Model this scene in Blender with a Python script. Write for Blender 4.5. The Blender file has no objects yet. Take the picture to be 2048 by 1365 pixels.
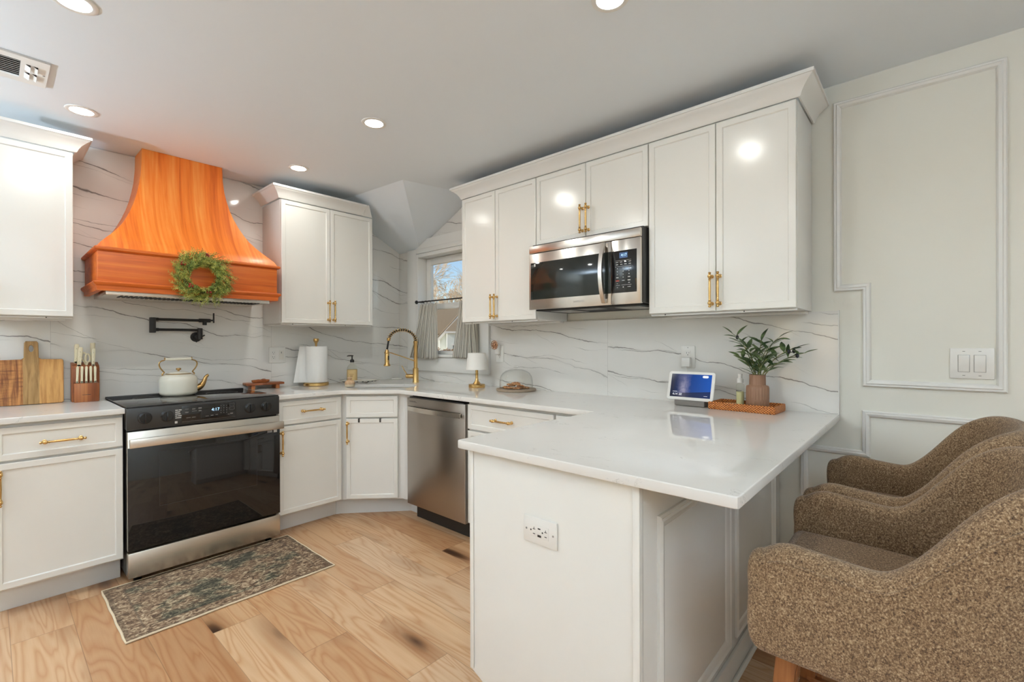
import bpy, bmesh, math, random
from mathutils import Vector, Matrix, noise as mnoise
PI = math.pi
R = math.radians
S = bpy.context.scene
COL = S.collection
random.seed(7)

# ------------------------------------------------------------------ camera, world, light, exposure
W_PX, H_PX = 2048, 1365
F_PX = 935.088
yaw, pitch, roll = R(41.7477), R(-0.0779), R(-0.1669)
fw = Vector((-math.sin(yaw) * math.cos(pitch), math.cos(yaw) * math.cos(pitch), math.sin(pitch)))
rt = Vector((math.cos(yaw), math.sin(yaw), 0))
up = rt.cross(fw)
rt, up = rt * math.cos(roll) + up * math.sin(roll), up * math.cos(roll) - rt * math.sin(roll)
cam_d = bpy.data.cameras.new('camera')
cam = bpy.data.objects.new('camera', cam_d)
COL.objects.link(cam)
cam_d.sensor_fit = 'HORIZONTAL'
cam_d.sensor_width = 36.0
cam_d.lens = 36.0 * F_PX / W_PX
cam_d.shift_y = 4.58 / W_PX
cam_d.clip_start = 0.05
cam_d.clip_end = 500
cam.matrix_world = Matrix(((rt.x, up.x, -fw.x, 3.7514), (rt.y, up.y, -fw.y, -2.6013),
                           (rt.z, up.z, -fw.z, 1.2482), (0, 0, 0, 1)))
S.camera = cam

world = bpy.data.worlds.new('daylight_sky')
S.world = world
world.use_nodes = True
wn = world.node_tree.nodes
wl = world.node_tree.links
sky = wn.new('ShaderNodeTexSky')
sky.sky_type = 'NISHITA'
sky.sun_disc = False
sky.sun_elevation = R(28)
sky.sun_rotation = R(200)
sky.air_density = 1.0
sky.dust_density = 0.6
sky.ozone_density = 2.0
wl.new(sky.outputs[0], wn['Background'].inputs[0])
wn['Background'].inputs[1].default_value = 0.17

sun_d = bpy.data.lights.new('sun', 'SUN')
sun_d.energy = 3.6
sun_d.angle = R(0.6)
sun_d.color = (1.0, 0.86, 0.70)
sun = bpy.data.objects.new('sun', sun_d)
COL.objects.link(sun)
sun.location = (-8, -12, 14)
sun.rotation_euler = Vector((0.42, 0.75, -0.62)).to_track_quat('-Z', 'Y').to_euler()

LAMP_W = 4.9                      # radiant watts of one recessed ceiling light
FILL_TORCH_W = 90.0                   # one unseen upward floor lamp, added to brighten the ceiling
LAMP_COL = (0.95, 0.955, 0.90)
FILL_TORCH_COL = (0.76, 0.91, 1.07)
S.view_settings.view_transform = 'Standard'
S.view_settings.look = 'None'
S.view_settings.exposure = 0.13
S.view_settings.gamma = 1.0
S.view_settings.use_curve_mapping = False

# ------------------------------------------------------------------ materials
def srgb(r, g, b):
    f = lambda c: (c / 255 / 12.92) if c / 255 <= 0.04045 else ((c / 255 + 0.055) / 1.055) ** 2.4
    return (f(r), f(g), f(b), 1.0)

class NT:
    """tiny helper around one material's node tree"""
    def __init__(s, name):
        s.m = bpy.data.materials.new(name)
        s.m.use_nodes = True
        s.n = s.m.node_tree.nodes
        s.l = s.m.node_tree.links
        s.b = s.n['Principled BSDF']
        s.out = s.n['Material Output']
    def node(s, t, **kw):
        x = s.n.new('ShaderNode' + t)
        for k, v in kw.items():
            setattr(x, k, v)
        return x
    def link(s, a, b):
        s.l.new(a, b)
    def coord(s, kind='Object'):
        return s.node('TexCoord').outputs[kind]
    def mapping(s, vec, scale=(1, 1, 1), rot=(0, 0, 0), loc=(0, 0, 0)):
        x = s.node('Mapping')
        x.inputs['Scale'].default_value = scale
        x.inputs['Rotation'].default_value = rot
        x.inputs['Location'].default_value = loc
        s.link(vec, x.inputs['Vector'])
        return x.outputs[0]
    def noise(s, vec, scale, detail=3, rough=0.55, dist=0.0):
        x = s.node('TexNoise')
        x.inputs['Scale'].default_value = scale
        x.inputs['Detail'].default_value = detail
        x.inputs['Roughness'].default_value = rough
        x.inputs['Distortion'].default_value = dist
        if vec is not None:
            s.link(vec, x.inputs['Vector'])
        return x.outputs['Fac']
    def math(s, op, a, b=None, c=None, clamp=False):
        x = s.node('Math', operation=op, use_clamp=clamp)
        for i, v in enumerate((a, b, c)):
            if v is None:
                continue
            if isinstance(v, (int, float)):
                x.inputs[i].default_value = v
            else:
                s.link(v, x.inputs[i])
        return x.outputs[0]
    def ramp(s, fac, stops, interp='LINEAR'):
        x = s.node('ValToRGB')
        x.color_ramp.interpolation = interp
        el = x.color_ramp.elements
        while len(el) < len(stops):
            el.new(0.5)
        for e, (p, c) in zip(el, stops):
            e.position = p
            e.color = c if len(c) == 4 else (*c, 1)
        s.link(fac, x.inputs[0])
        return x.outputs[0]
    def mix(s, fac, a, b, mode='MIX'):
        x = s.node('Mix', data_type='RGBA', blend_type=mode)
        for sock, v in ((x.inputs[0], fac), (x.inputs[6], a), (x.inputs[7], b)):
            if isinstance(v, (int, float)):
                sock.default_value = v
            elif isinstance(v, tuple):
                sock.default_value = v
            else:
                s.link(v, sock)
        return x.outputs[2]
    def sep(s, vec):
        x = s.node('SeparateXYZ')
        s.link(vec, x.inputs[0])
        return x.outputs
    def comb(s, x_, y_, z_):
        x = s.node('CombineXYZ')
        for i, v in enumerate((x_, y_, z_)):
            if isinstance(v, (int, float)):
                x.inputs[i].default_value = v
            else:
                s.link(v, x.inputs[i])
        return x.outputs[0]
    def bump(s, h, strength=0.2, dist=0.002):
        x = s.node('Bump')
        x.inputs['Strength'].default_value = strength
        x.inputs['Distance'].default_value = dist
        s.link(h, x.inputs['Height'])
        s.link(x.outputs[0], s.b.inputs['Normal'])
    def set(s, col=None, rough=None, metal=None, **kw):
        if col is not None:
            if isinstance(col, tuple):
                s.b.inputs['Base Color'].default_value = col if len(col) == 4 else (*col, 1)
            else:
                s.link(col, s.b.inputs['Base Color'])
        if rough is not None:
            if isinstance(rough, (int, float)):
                s.b.inputs['Roughness'].default_value = rough
            else:
                s.link(rough, s.b.inputs['Roughness'])
        if metal is not None:
            s.b.inputs['Metallic'].default_value = metal
        for k, v in kw.items():
            s.b.inputs[k.replace('_', ' ')].default_value = v
        return s

def plain(name, col, rough=0.5, metal=0.0, var=0.03, vscale=8.0, **kw):
    """one colour with a faint procedural unevenness"""
    t = NT(name)
    n = t.noise(t.coord(), vscale, 4)
    dark = tuple(c * (1 - var) for c in col[:3]) + (1,)
    lite = tuple(min(1, c * (1 + var)) for c in col[:3]) + (1,)
    t.set(t.mix(n, dark, lite), rough, metal, **kw)
    return t.m

def emis(name, col, strength):
    t = NT(name)
    t.set((0.02, 0.02, 0.02, 1), 0.4)
    t.b.inputs['Emission Color'].default_value = col if len(col) == 4 else (*col, 1)
    t.b.inputs['Emission Strength'].default_value = strength
    return t.m

def wood(name, c_dark, c_mid, c_lite, axis='Z', scale=1.0, rough=0.4, coat=0.0, grain=26, sc=None, pos=(0.30, 0.50, 0.70)):
    t = NT(name)
    sc = sc or {'X': (1.2, grain, grain), 'Y': (grain, 1.2, grain), 'Z': (grain, grain, 1.2)}[axis]
    v = t.mapping(t.coord(), tuple(k * scale for k in sc))
    n1 = t.noise(v, 1.0, 6, 0.6, 0.6)
    v2 = t.mapping(t.coord(), tuple(k * scale * 5 for k in sc))
    n2 = t.noise(v2, 1.0, 3, 0.5)
    f = t.math('ADD', t.math('MULTIPLY', n1, 0.78), t.math('MULTIPLY', n2, 0.22))
    col = t.ramp(f, [(pos[0], c_dark), (pos[1], c_mid), (pos[2], c_lite)])
    t.set(col, rough)
    t.b.inputs['Coat Weight'].default_value = coat
    t.b.inputs['Coat Roughness'].default_value = 0.15
    t.bump(f, 0.08, 0.001)
    return t.m

def marble():
    """white slab with long thin grey-brown veins that fall gently along the wall"""
    t = NT('white_veined_marble')
    co = t.coord()
    x, y, z = t.sep(co)[0:3]
    run = t.math('ADD', x, y)                            # runs left to right along both walls
    onb = t.math('GREATER_THAN', x, 0.02)
    sh = t.math('ADD', 9.6 - 0.045, t.math('MULTIPLY', onb, 0.045 - 1.033))
    sl = t.math('DIVIDE', t.math('ADD', run, sh), 1.2)
    slab_i = t.math('FLOOR', sl)
    u = t.math('ADD', run, t.math('MULTIPLY', slab_i, 3.71))
    def nz(a, b, c, sc, det=2):
        return t.math('SUBTRACT', t.noise(t.comb(a, b, c), sc, det, 0.55), 0.5)
    w1 = nz(u, t.math('MULTIPLY', z, 1.2), slab_i, 1.6, 2)
    w2 = nz(u, z, t.math('ADD', slab_i, 7.0), 8.0, 3)
    w3 = nz(u, z, t.math('ADD', slab_i, 3.0), 34.0, 2)
    warp = t.math('ADD', t.math('MULTIPLY', w1, 0.20), t.math('ADD', t.math('MULTIPLY', w2, 0.034), t.math('MULTIPLY', w3, 0.007)))
    def lines(period, slope, seed, width, keep, mscale):
        """thin wandering lines, one per period, each broken by its own mask"""
        f = t.math('DIVIDE', t.math('ADD', t.math('ADD', z, t.math('MULTIPLY', run, slope)), warp), period)
        k = t.math('ADD', t.math('FLOOR', f), seed)
        wn_ = t.node('TexWhiteNoise', noise_dimensions='2D')
        t.link(t.comb(k, slab_i, 0.0), wn_.inputs['Vector'])
        c_ = t.math('ADD', 0.22, t.math('MULTIPLY', wn_.outputs['Value'], 0.56))
        d = t.math('MULTIPLY', t.math('ABSOLUTE', t.math('SUBTRACT', t.math('FRACT', f), c_)), period)
        th = t.noise(t.comb(u, t.math('MULTIPLY', k, 5.3), seed), 5.0, 3)
        w = t.math('ADD', width * 0.45, t.math('MULTIPLY', t.math('SUBTRACT', th, 0.42, clamp=True), width * 6.0))
        m = t.math('MULTIPLY', t.math('SUBTRACT', t.noise(t.comb(u, t.math('MULTIPLY', k, 7.7), seed + 1.0), mscale, 2), keep, clamp=True), 12.0, clamp=True)
        return t.math('MULTIPLY', t.math('SUBTRACT', 1.0, t.math('DIVIDE', d, w), clamp=True), m), d
    a, da = lines(0.190, 0.17, 0.0, 0.0032, 0.40, 1.3)
    b, db = lines(0.105, 0.10, 40.0, 0.0022, 0.50, 1.9)
    c, dc = lines(0.150, 0.55, 90.0, 0.0018, 0.58, 2.6)
    fall = t.math('ADD', z, t.math('MULTIPLY', run, 0.17))
    vein = t.math('MAXIMUM', t.math('MULTIPLY', a, 0.9), t.math('MAXIMUM', t.math('MULTIPLY', b, 0.62), t.math('MULTIPLY', c, 0.55)))
    soft = t.math('MULTIPLY', t.math('SUBTRACT', 1.0, t.math('DIVIDE', da, 0.022), clamp=True), 0.10)
    cloud = t.noise(t.comb(u, fall, 0.0), 2.2, 3)
    bg = t.mix(cloud, srgb(226, 223, 216), srgb(238, 236, 231))
    col = t.mix(soft, bg, srgb(170, 164, 156))
    col = t.mix(vein, col, srgb(84, 76, 68))
    seam = t.math('LESS_THAN', t.math('FRACT', sl), 0.0018)
    col = t.mix(t.math('MULTIPLY', seam, 0.45), col, srgb(170, 166, 160))
    t.set(col, 0.09)
    t.b.inputs['Specular IOR Level'].default_value = 0.55
    return t.m

def quartz():
    t = NT('white_quartz')
    co = t.coord()
    n1 = t.noise(t.mapping(co, (1.0, 1.6, 1.6)), 5.0, 5, 0.6, 0.8)
    d = t.math('ABSOLUTE', t.math('SUBTRACT', n1, 0.5))
    v = t.math('SUBTRACT', 1.0, t.math('DIVIDE', d, 0.006), clamp=True)
    m = t.math('MULTIPLY', t.math('SUBTRACT', t.noise(co, 6.5, 3), 0.54, clamp=True), 9.0, clamp=True)
    v = t.math('MULTIPLY', t.math('MULTIPLY', v, m), 0.55)
    cl = t.noise(co, 3.0, 4)
    col = t.mix(cl, srgb(224, 221, 215), srgb(234, 232, 227))
    col = t.mix(v, col, srgb(140, 134, 126))
    t.set(col, 0.035)
    return t.m

def oak_floor():
    t = NT('oak_planks')
    co = t.coord()
    x, y, z = t.sep(co)[0:3]
    PW, PL = 0.1945, 1.35
    yy = t.math('DIVIDE', t.math('ADD', y, 2.350 + 10 * PW), PW)
    ri = t.math('FLOOR', yy)
    rf = t.math('FRACT', yy)
    wn1 = t.node('TexWhiteNoise', noise_dimensions='1D')
    t.link(ri, wn1.inputs['W'])
    xx = t.math('DIVIDE', t.math('ADD', t.math('ADD', x, 20.0), t.math('MULTIPLY', wn1.outputs['Value'], PL)), PL)
    ci = t.math('FLOOR', xx)
    cf = t.math('FRACT', xx)
    wn2 = t.node('TexWhiteNoise', noise_dimensions='2D')
    t.link(t.comb(ri, ci, 0.0), wn2.inputs['Vector'])
    rnd = wn2.outputs['Value']
    off = t.math('MULTIPLY', rnd, 37.0)
    # cathedral grain: contour lines of a stretched noise
    g = t.noise(t.comb(t.math('ADD', t.math('MULTIPLY', x, 0.62), off), t.math('MULTIPLY', y, 5.5), off), 1.25, 2.5, 0.5, 0.4)
    rings = t.math('FRACT', t.math('MULTIPLY', g, 15.0))
    rings = t.math('ABSOLUTE', t.math('SUBTRACT', t.math('MULTIPLY', rings, 2.0), 1.0))
    fine = t.noise(t.comb(t.math('ADD', t.math('MULTIPLY', x, 6.0), off), t.math('MULTIPLY', y, 130.0), off), 1.0, 4, 0.6)
    tone = t.ramp(rnd, [(0.0, srgb(184, 140, 100)), (0.25, srgb(204, 163, 121)), (0.55, srgb(222, 188, 149)),
                        (0.80, srgb(192, 149, 108)), (1.0, srgb(228, 200, 166))])
    dark = t.mix(1.0, tone, srgb(214, 176, 138), 'MULTIPLY')
    rm = t.math('MULTIPLY', t.math('POWER', rings, 2.0), 0.62)
    col = t.mix(rm, tone, dark)
    col = t.mix(t.math('MULTIPLY', fine, 0.35), col, dark)
    # knots: sparse dark eyes with a halo that darkens the grain
    vo = t.node('TexVoronoi', feature='F1')
    t.link(t.comb(t.math('MULTIPLY', t.math('ADD', x, off), 1.5), t.math('MULTIPLY', y, 5.2), off), vo.inputs['Vector'])
    vo.inputs['Scale'].default_value = 1.0
    kd = t.math('ADD', vo.outputs['Distance'], t.math('MULTIPLY', t.math('SUBTRACT', g, 0.5), 0.5))
    ksel = t.math('GREATER_THAN', t.sep(vo.outputs['Color'])[0], 0.36)
    halo = t.math('MULTIPLY', t.math('MULTIPLY', t.math('SUBTRACT', 1.0, t.math('DIVIDE', kd, 0.46), clamp=True), ksel), 0.9)
    col = t.mix(halo, col, srgb(136, 88, 50))
    eye = t.math('MULTIPLY', t.math('SUBTRACT', 1.0, t.math('DIVIDE', kd, 0.15), clamp=True), ksel)
    col = t.mix(eye, col, srgb(62, 36, 20))
    gap = t.math('MAXIMUM', t.math('LESS_THAN', rf, 0.012), t.math('LESS_THAN', cf, 0.0022))
    col = t.mix(t.math('MULTIPLY', gap, 0.6), col, srgb(120, 84, 54))
    t.set(col, t.math('ADD', 0.30, t.math('MULTIPLY', fine, 0.16)))
    t.bump(t.math('SUBTRACT', fine, gap), 0.06, 0.001)
    return t.m

def steel(name, col, rough=0.28, axis='X'):
    t = NT(name)
    sc = {'X': (2, 400, 400), 'Y': (400, 2, 400), 'Z': (400, 400, 2)}[axis]
    n = t.noise(t.mapping(t.coord(), sc), 1.0, 2)
    t.set(t.mix(n, tuple(c * 0.996 for c in col) + (1,), tuple(min(1, c * 1.004) for c in col) + (1,)),
          t.math('ADD', rough - 0.005, t.math('MULTIPLY', n, 0.01)), 1.0)
    t.b.inputs['Anisotropic'].default_value = 0.72      # brushed sideways: highlights run upright
    t.link(t.comb(0.0, 0.0, 1.0), t.b.inputs['Tangent'])
    return t.m

def tweed():
    t = NT('brown_tweed')
    co = t.coord()
    n1 = t.noise(t.mapping(co, (1, 1, 0.8)), 290, 2.5, 0.7)
    n2 = t.noise(co, 95, 2, 0.6)
    n3 = t.noise(t.mapping(co, (1, 1, 1), loc=(3, 1, 2)), 430, 1, 0.5)
    f = t.math('ADD', t.math('MULTIPLY', n1, 0.68), t.math('ADD', t.math('MULTIPLY', n2, 0.12), t.math('MULTIPLY', n3, 0.20)))
    col = t.ramp(f, [(0.34, srgb(54, 38, 24)), (0.44, srgb(106, 81, 55)), (0.54, srgb(144, 116, 85)), (0.66, srgb(192, 167, 134))])
    t.set(col, 0.95)
    t.b.inputs['Sheen Weight'].default_value = 0.15
    t.bump(f, 0.6, 0.003)
    return t.m

def rug_mat():
    t = NT('faded_persian_rug')
    co = t.coord()
    x, y, z = t.sep(co)[0:3]
    HW, HL = 0.305, 0.455
    big = t.noise(t.mapping(co, (1.3, 1.0, 1)), 4.6, 4, 0.62)
    fl = t.noise(t.mapping(co, (55, 34, 1)), 1.0, 3, 0.7, 1.2)
    fl2 = t.noise(t.mapping(co, (150, 100, 1)), 1.0, 2, 0.6)
    ex = t.math('SUBTRACT', HW, t.math('ABSOLUTE', x))
    ey = t.math('SUBTRACT', HL, t.math('ABSOLUTE', y))
    e = t.math('MINIMUM', ex, ey)
    field = t.math('GREATER_THAN', e, 0.075)
    line = t.math('MULTIPLY', t.math('GREATER_THAN', e, 0.070), t.math('LESS_THAN', e, 0.078))
    edge = t.math('LESS_THAN', e, 0.022)
    green = t.ramp(fl, [(0.38, srgb(44, 42, 32)), (0.50, srgb(96, 90, 70)), (0.64, srgb(186, 174, 140))])
    brown = t.ramp(fl, [(0.38, srgb(74, 54, 38)), (0.50, srgb(130, 102, 76)), (0.66, srgb(204, 180, 148))])
    pat = t.math('MULTIPLY', t.math('SUBTRACT', big, 0.46), 8.0, clamp=True)
    col = t.mix(t.math('MULTIPLY', pat, field), brown, green)
    deep = t.math('MULTIPLY', t.math('MULTIPLY', t.math('SUBTRACT', big, 0.51), 9.0, clamp=True), field)
    col = t.mix(t.math('MULTIPLY', deep, 0.72), col, srgb(42, 42, 32))
    col = t.mix(t.math('MULTIPLY', line, 0.5), col, srgb(84, 70, 56))
    col = t.mix(t.math('MULTIPLY', edge, 0.45), col, srgb(92, 76, 58))
    col = t.mix(t.math('MULTIPLY', fl2, 0.2), col, srgb(84, 68, 50))
    t.set(col, 0.95)
    t.bump(fl2, 0.5, 0.003)
    return t.m

def glass(name, tint=(1, 1, 1), ior=1.45, rough=0.0):
    t = NT(name)
    tr = t.node('BsdfTransparent')
    tr.inputs[0].default_value = (*tint, 1)
    gl = t.node('BsdfGlossy')
    gl.inputs['Roughness'].default_value = rough
    ge = t.node('NewGeometry')
    dt = t.node('VectorMath', operation='DOT_PRODUCT')
    t.link(ge.outputs['Incoming'], dt.inputs[0])
    t.link(ge.outputs['Normal'], dt.inputs[1])
    f0 = ((ior - 1) / (ior + 1)) ** 2
    sch = t.math('POWER', t.math('SUBTRACT', 1.0, t.math('ABSOLUTE', dt.outputs['Value']), clamp=True), 5.0)
    fr = t.math('ADD', f0, t.math('MULTIPLY', sch, 1 - f0), clamp=True)
    mx = t.node('MixShader')
    t.link(fr, mx.inputs[0])
    t.link(tr.outputs[0], mx.inputs[1])
    t.link(gl.outputs[0], mx.inputs[2])
    t.link(mx.outputs[0], t.out.inputs['Surface'])
    return t.m

def stripe_cloth():
    t = NT('ticking_stripe_cotton')
    uv = t.coord('UV')
    u = t.sep(uv)[0]
    f = t.math('FRACT', t.math('MULTIPLY', u, 24.0))
    s1 = t.math('MULTIPLY', t.math('GREATER_THAN', f, 0.34), t.math('LESS_THAN', f, 0.50))
    s2 = t.math('MULTIPLY', t.math('GREATER_THAN', f, 0.80), t.math('LESS_THAN', f, 0.86))
    st = t.math('MAXIMUM', s1, s2)
    col = t.mix(st, srgb(236, 232, 222), srgb(122, 118, 114))
    t.set(col, 0.9)
    tl = t.node('BsdfTranslucent')
    t.link(col, tl.inputs[0])
    mx = t.node('MixShader')
    mx.inputs[0].default_value = 0.5
    t.link(t.b.outputs[0], mx.inputs[1])
    t.link(tl.outputs[0], mx.inputs[2])
    t.link(mx.outputs[0], t.out.inputs['Surface'])
    return t.m

def rattan():
    t = NT('woven_rattan')
    co = t.coord()
    x, y, z = t.sep(co)[0:3]
    a = t.math('ADD', x, y)
    w = t.math('SINE', t.math('ADD', t.math('MULTIPLY', a, 500.0), t.math('MULTIPLY', t.math('FLOOR', t.math('MULTIPLY', z, 190.0)), 3.14159)))
    n = t.noise(co, 160, 2)
    f = t.math('ADD', t.math('MULTIPLY', w, 0.32), t.math('MULTIPLY', n, 0.9))
    col = t.ramp(f, [(0.15, srgb(110, 50, 14)), (0.42, srgb(196, 106, 40)), (0.72, srgb(228, 152, 76))])
    t.set(col, 0.5)
    t.bump(f, 0.8, 0.004)
    return t.m

def galaxy():
    t = NT('night_sky_screen')
    co = t.coord()
    x, y, z = t.sep(co)[0:3]               # x across (about +-0.1), z up (about +-0.06), local to the screen
    n = t.noise(co, 26, 5, 0.65)
    n2 = t.noise(co, 60, 3, 0.6)
    gx = t.math('ADD', x, t.math('MULTIPLY', t.math('SUBTRACT', n, 0.5), 0.05))
    milky = t.math('SUBTRACT', 1.0, t.math('DIVIDE', t.math('ABSOLUTE', t.math('ADD', gx, 0.035)), 0.038), clamp=True)
    milky = t.math('MULTIPLY', milky, t.math('MULTIPLY', n2, 1.5))
    milky = t.math('MULTIPLY', milky, t.math('SUBTRACT', 1.0, t.math('MULTIPLY', t.math('ADD', z, 0.02), 9.0), clamp=True))
    blue = t.mix(t.math('ADD', 0.42, t.math('MULTIPLY', x, 4.5), clamp=True), srgb(14, 24, 60), srgb(6, 104, 222))
    col = t.mix(milky, blue, srgb(196, 190, 214))
    hill = t.math('LESS_THAN', z, t.math('ADD', -0.036, t.math('MULTIPLY', x, 0.09)))
    col = t.mix(t.math('MULTIPLY', hill, 0.8), col, srgb(26, 28, 48))
    vo = t.node('TexVoronoi', feature='F1')
    vo.inputs['Scale'].default_value = 140
    t.link(co, vo.inputs['Vector'])
    star = t.math('LESS_THAN', vo.outputs['Distance'], 0.06)
    col = t.mix(t.math('MULTIPLY', star, 0.5), col, (0.8, 0.9, 1, 1))
    t.set((0.01, 0.01, 0.015, 1), 0.08)
    t.link(col, t.b.inputs['Emission Color'])
    t.b.inputs['Emission Strength'].default_value = 0.62
    t.b.inputs['Specular IOR Level'].default_value = 0.2
    return t.m

def ribbed_ceramic():
    return plain('mocha_ceramic', srgb(150, 112, 86), 0.45, var=0.08, vscale=40)

def cookie_mat():
    t = NT('baked_cookie')
    n = t.noise(t.coord(), 90, 3, 0.7)
    t.set(t.ramp(n, [(0.36, srgb(92, 52, 26)), (0.5, srgb(182, 124, 72)), (0.66, srgb(216, 164, 108))]), 0.8)
    t.bump(n, 0.8, 0.004)
    return t.m

def leafy(name, a, b, rough=0.5, sc=30):
    t = NT(name)
    n = t.noise(t.coord(), sc, 2)
    t.set(t.ramp(n, [(0.35, a), (0.62, b)]), rough)
    return t.m

M = {}
M['cab'] = plain('cabinet_white_lacquer', srgb(235, 233, 226), 0.19, var=0.01)
M['cabin'] = plain('cabinet_white_frame', srgb(231, 229, 224), 0.35, var=0.01)
M['wall'] = plain('wall_paint_white', srgb(232, 230, 219), 0.55, var=0.012, vscale=3)
M['ceil'] = plain('ceiling_paint_white', srgb(235, 242, 247), 0.8, var=0.012, vscale=2)
M['trim'] = plain('trim_white_paint', srgb(234, 233, 228), 0.32, var=0.01)
M['marble'] = marble()
M['quartz'] = quartz()
M['floor'] = oak_floor()
M['brass'] = plain('brushed_brass', (0.66, 0.43, 0.17), 0.26, 1.0, var=0.08, vscale=60)
M['dbrass'] = plain('aged_gold_metal', (0.45, 0.28, 0.11), 0.28, 1.0, var=0.08, vscale=60)
M['cherry'] = wood('cherry_wood_upright', srgb(218, 98, 18), srgb(246, 132, 42), srgb(254, 166, 80), 'Z', 1.0, 0.42, 0.08, sc=(0.5, 17, 0.9), pos=(.36, .52, .68))
M['cherryh'] = wood('cherry_wood_level', srgb(176, 78, 14), srgb(208, 100, 26), srgb(222, 124, 44), 'Y', 1.0, 0.48, 0.0, sc=(12, 1.6, 38))
M['acacia'] = wood('acacia_wood', srgb(112, 62, 28), srgb(160, 100, 52), srgb(200, 148, 90), 'Z', 1.0, 0.45, grain=13)
def strip_board():
    t = NT('glued_strip_board')
    co = t.coord()
    x, y, z = t.sep(co)[0:3]
    g = t.noise(t.mapping(co, (1, 60, 5)), 1.0, 5, 0.6, 0.5)
    saw = t.noise(t.mapping(co, (1, 9, 70), rot=(R(12), 0, 0)), 1.0, 3, 0.6)
    a = t.ramp(g, [(0.35, srgb(120, 66, 26)), (0.6, srgb(196, 132, 70))])
    a = t.mix(t.math('MULTIPLY', t.math('SUBTRACT', saw, 0.45, clamp=True), 2.5, clamp=True), a, srgb(92, 48, 20))
    b = t.ramp(g, [(0.35, srgb(138, 100, 52)), (0.6, srgb(178, 138, 84))])
    c = t.ramp(g, [(0.35, srgb(176, 120, 58)), (0.6, srgb(208, 156, 90))])
    wob = t.math('MULTIPLY', t.math('SUBTRACT', t.noise(t.mapping(co, (1, 1, 6)), 1.0, 2), 0.5), 0.02)
    yy = t.math('ADD', y, wob)
    col = t.mix(t.math('GREATER_THAN', yy, -2.476), a, b)
    col = t.mix(t.math('GREATER_THAN', yy, -2.412), col, c)
    t.set(col, 0.5)
    return t.m
M['board'] = strip_board()
M['walnut'] = wood('warm_walnut', srgb(96, 46, 20), srgb(146, 80, 40), srgb(188, 120, 66), 'Z', 1.0, 0.4, grain=30)
M['walnuth'] = wood('warm_walnut_level', srgb(104, 50, 22), srgb(156, 86, 42), srgb(196, 126, 70), 'Y', 1.0, 0.4, grain=40)
M['legwood'] = wood('stool_leg_wood', srgb(112, 66, 32), srgb(150, 94, 50), srgb(178, 120, 70), 'Z', 1.0, 0.45, grain=30)
M['palewood'] = wood('pale_beech', srgb(186, 146, 108), srgb(212, 176, 138), srgb(228, 196, 160), 'Z', 1.0, 0.6, grain=40)
M['steelY'] = steel('stainless_steel', (0.66, 0.62, 0.56), 0.27, 'Y')
M['steelX'] = steel('stainless_steel_wide', (0.64, 0.60, 0.55), 0.25, 'X')
M['steelD'] = steel('dark_stainless', (0.40, 0.36, 0.32), 0.30, 'X')
M['sink'] = steel('sink_steel', (0.60, 0.56, 0.48), 0.30, 'X')
M['graph'] = plain('graphite_panel', (0.040, 0.039, 0.037, 1), 0.35, 0.3)
M['knob'] = plain('black_knob', (0.012, 0.012, 0.012, 1), 0.22)
M['bglass'] = plain('black_glass', (0.012, 0.011, 0.011, 1), 0.04, var=0.0)
M['mwglass'] = plain('smoked_glass', (0.018, 0.022, 0.019, 1), 0.05, var=0.0)
M['black'] = plain('matte_black', (0.014, 0.013, 0.012, 1), 0.45)
M['dark'] = plain('dark_recess', (0.02, 0.019, 0.018, 1), 0.7)
M['white'] = plain('white_plastic', srgb(236, 234, 228), 0.3, var=0.005)
M['grey'] = plain('grey_line', srgb(150, 148, 142), 0.5)
M['ink'] = plain('pale_print', srgb(205, 203, 198), 0.6)
M['inkdim'] = plain('dim_print', srgb(132, 130, 126), 0.6)
M['red'] = plain('red_print', srgb(150, 62, 48), 0.6)
M['enamel'] = plain('cream_enamel', srgb(236, 230, 212), 0.12, var=0.01)
M['ivory'] = plain('ivory_handle', srgb(232, 222, 190), 0.3, var=0.03, vscale=50)
M['paper'] = plain('white_paper', srgb(240, 238, 233), 0.9, var=0.01, vscale=60)
M['shade'] = plain('white_lamp_shade', srgb(240, 237, 230), 0.85, var=0.01)
M['tweed'] = tweed()
M['rug'] = rug_mat()
M['cream'] = plain('cream_binding', srgb(214, 196, 166), 0.9, var=0.06, vscale=90)
M['pane'] = glass('window_glass')
M['dome'] = glass('clear_glass', (0.988, 0.99, 0.984), 1.36)
M['bottle'] = glass('bottle_glass', (0.955, 0.96, 0.93), 1.36)
M['stripe'] = stripe_cloth()
M['rattan'] = rattan()
M['galaxy'] = galaxy()
M['vase'] = ribbed_ceramic()
M['cookie'] = cookie_mat()
M['leaf'] = leafy('olive_leaf', srgb(44, 66, 38), srgb(112, 136, 84), 0.4, 22)
M['stem'] = leafy('green_stem', srgb(84, 92, 44), srgb(140, 140, 84), 0.6)
M['olive'] = plain('dark_olive', srgb(36, 38, 44), 0.3)
M['pine'] = leafy('cedar_green', srgb(128, 138, 44), srgb(216, 216, 118), 0.6, 45)
M['pine2'] = leafy('deep_cedar_green', srgb(62, 90, 34), srgb(148, 170, 86), 0.6, 45)
M['berry'] = plain('red_berry', srgb(142, 30, 22), 0.25)
M['twig'] = plain('brown_twig', srgb(92, 62, 38), 0.8, var=0.15)
M['soap'] = plain('amber_soap_label', srgb(222, 192, 136), 0.6, var=0.02)
M['ceramic'] = plain('white_ceramic', srgb(236, 232, 222), 0.2, var=0.02)
M['slate'] = plain('mango_wood_board', srgb(150, 132, 112), 0.6, var=0.2, vscale=70)
M['liquid'] = plain('pale_green_liquid', srgb(226, 222, 172), 0.15, var=0.02)
M['felt'] = plain('grey_fabric', srgb(128, 122, 116), 0.9, var=0.08, vscale=200)
M['copper'] = plain('rose_gold_metal', (0.62, 0.36, 0.22), 0.25, 1.0)
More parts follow.
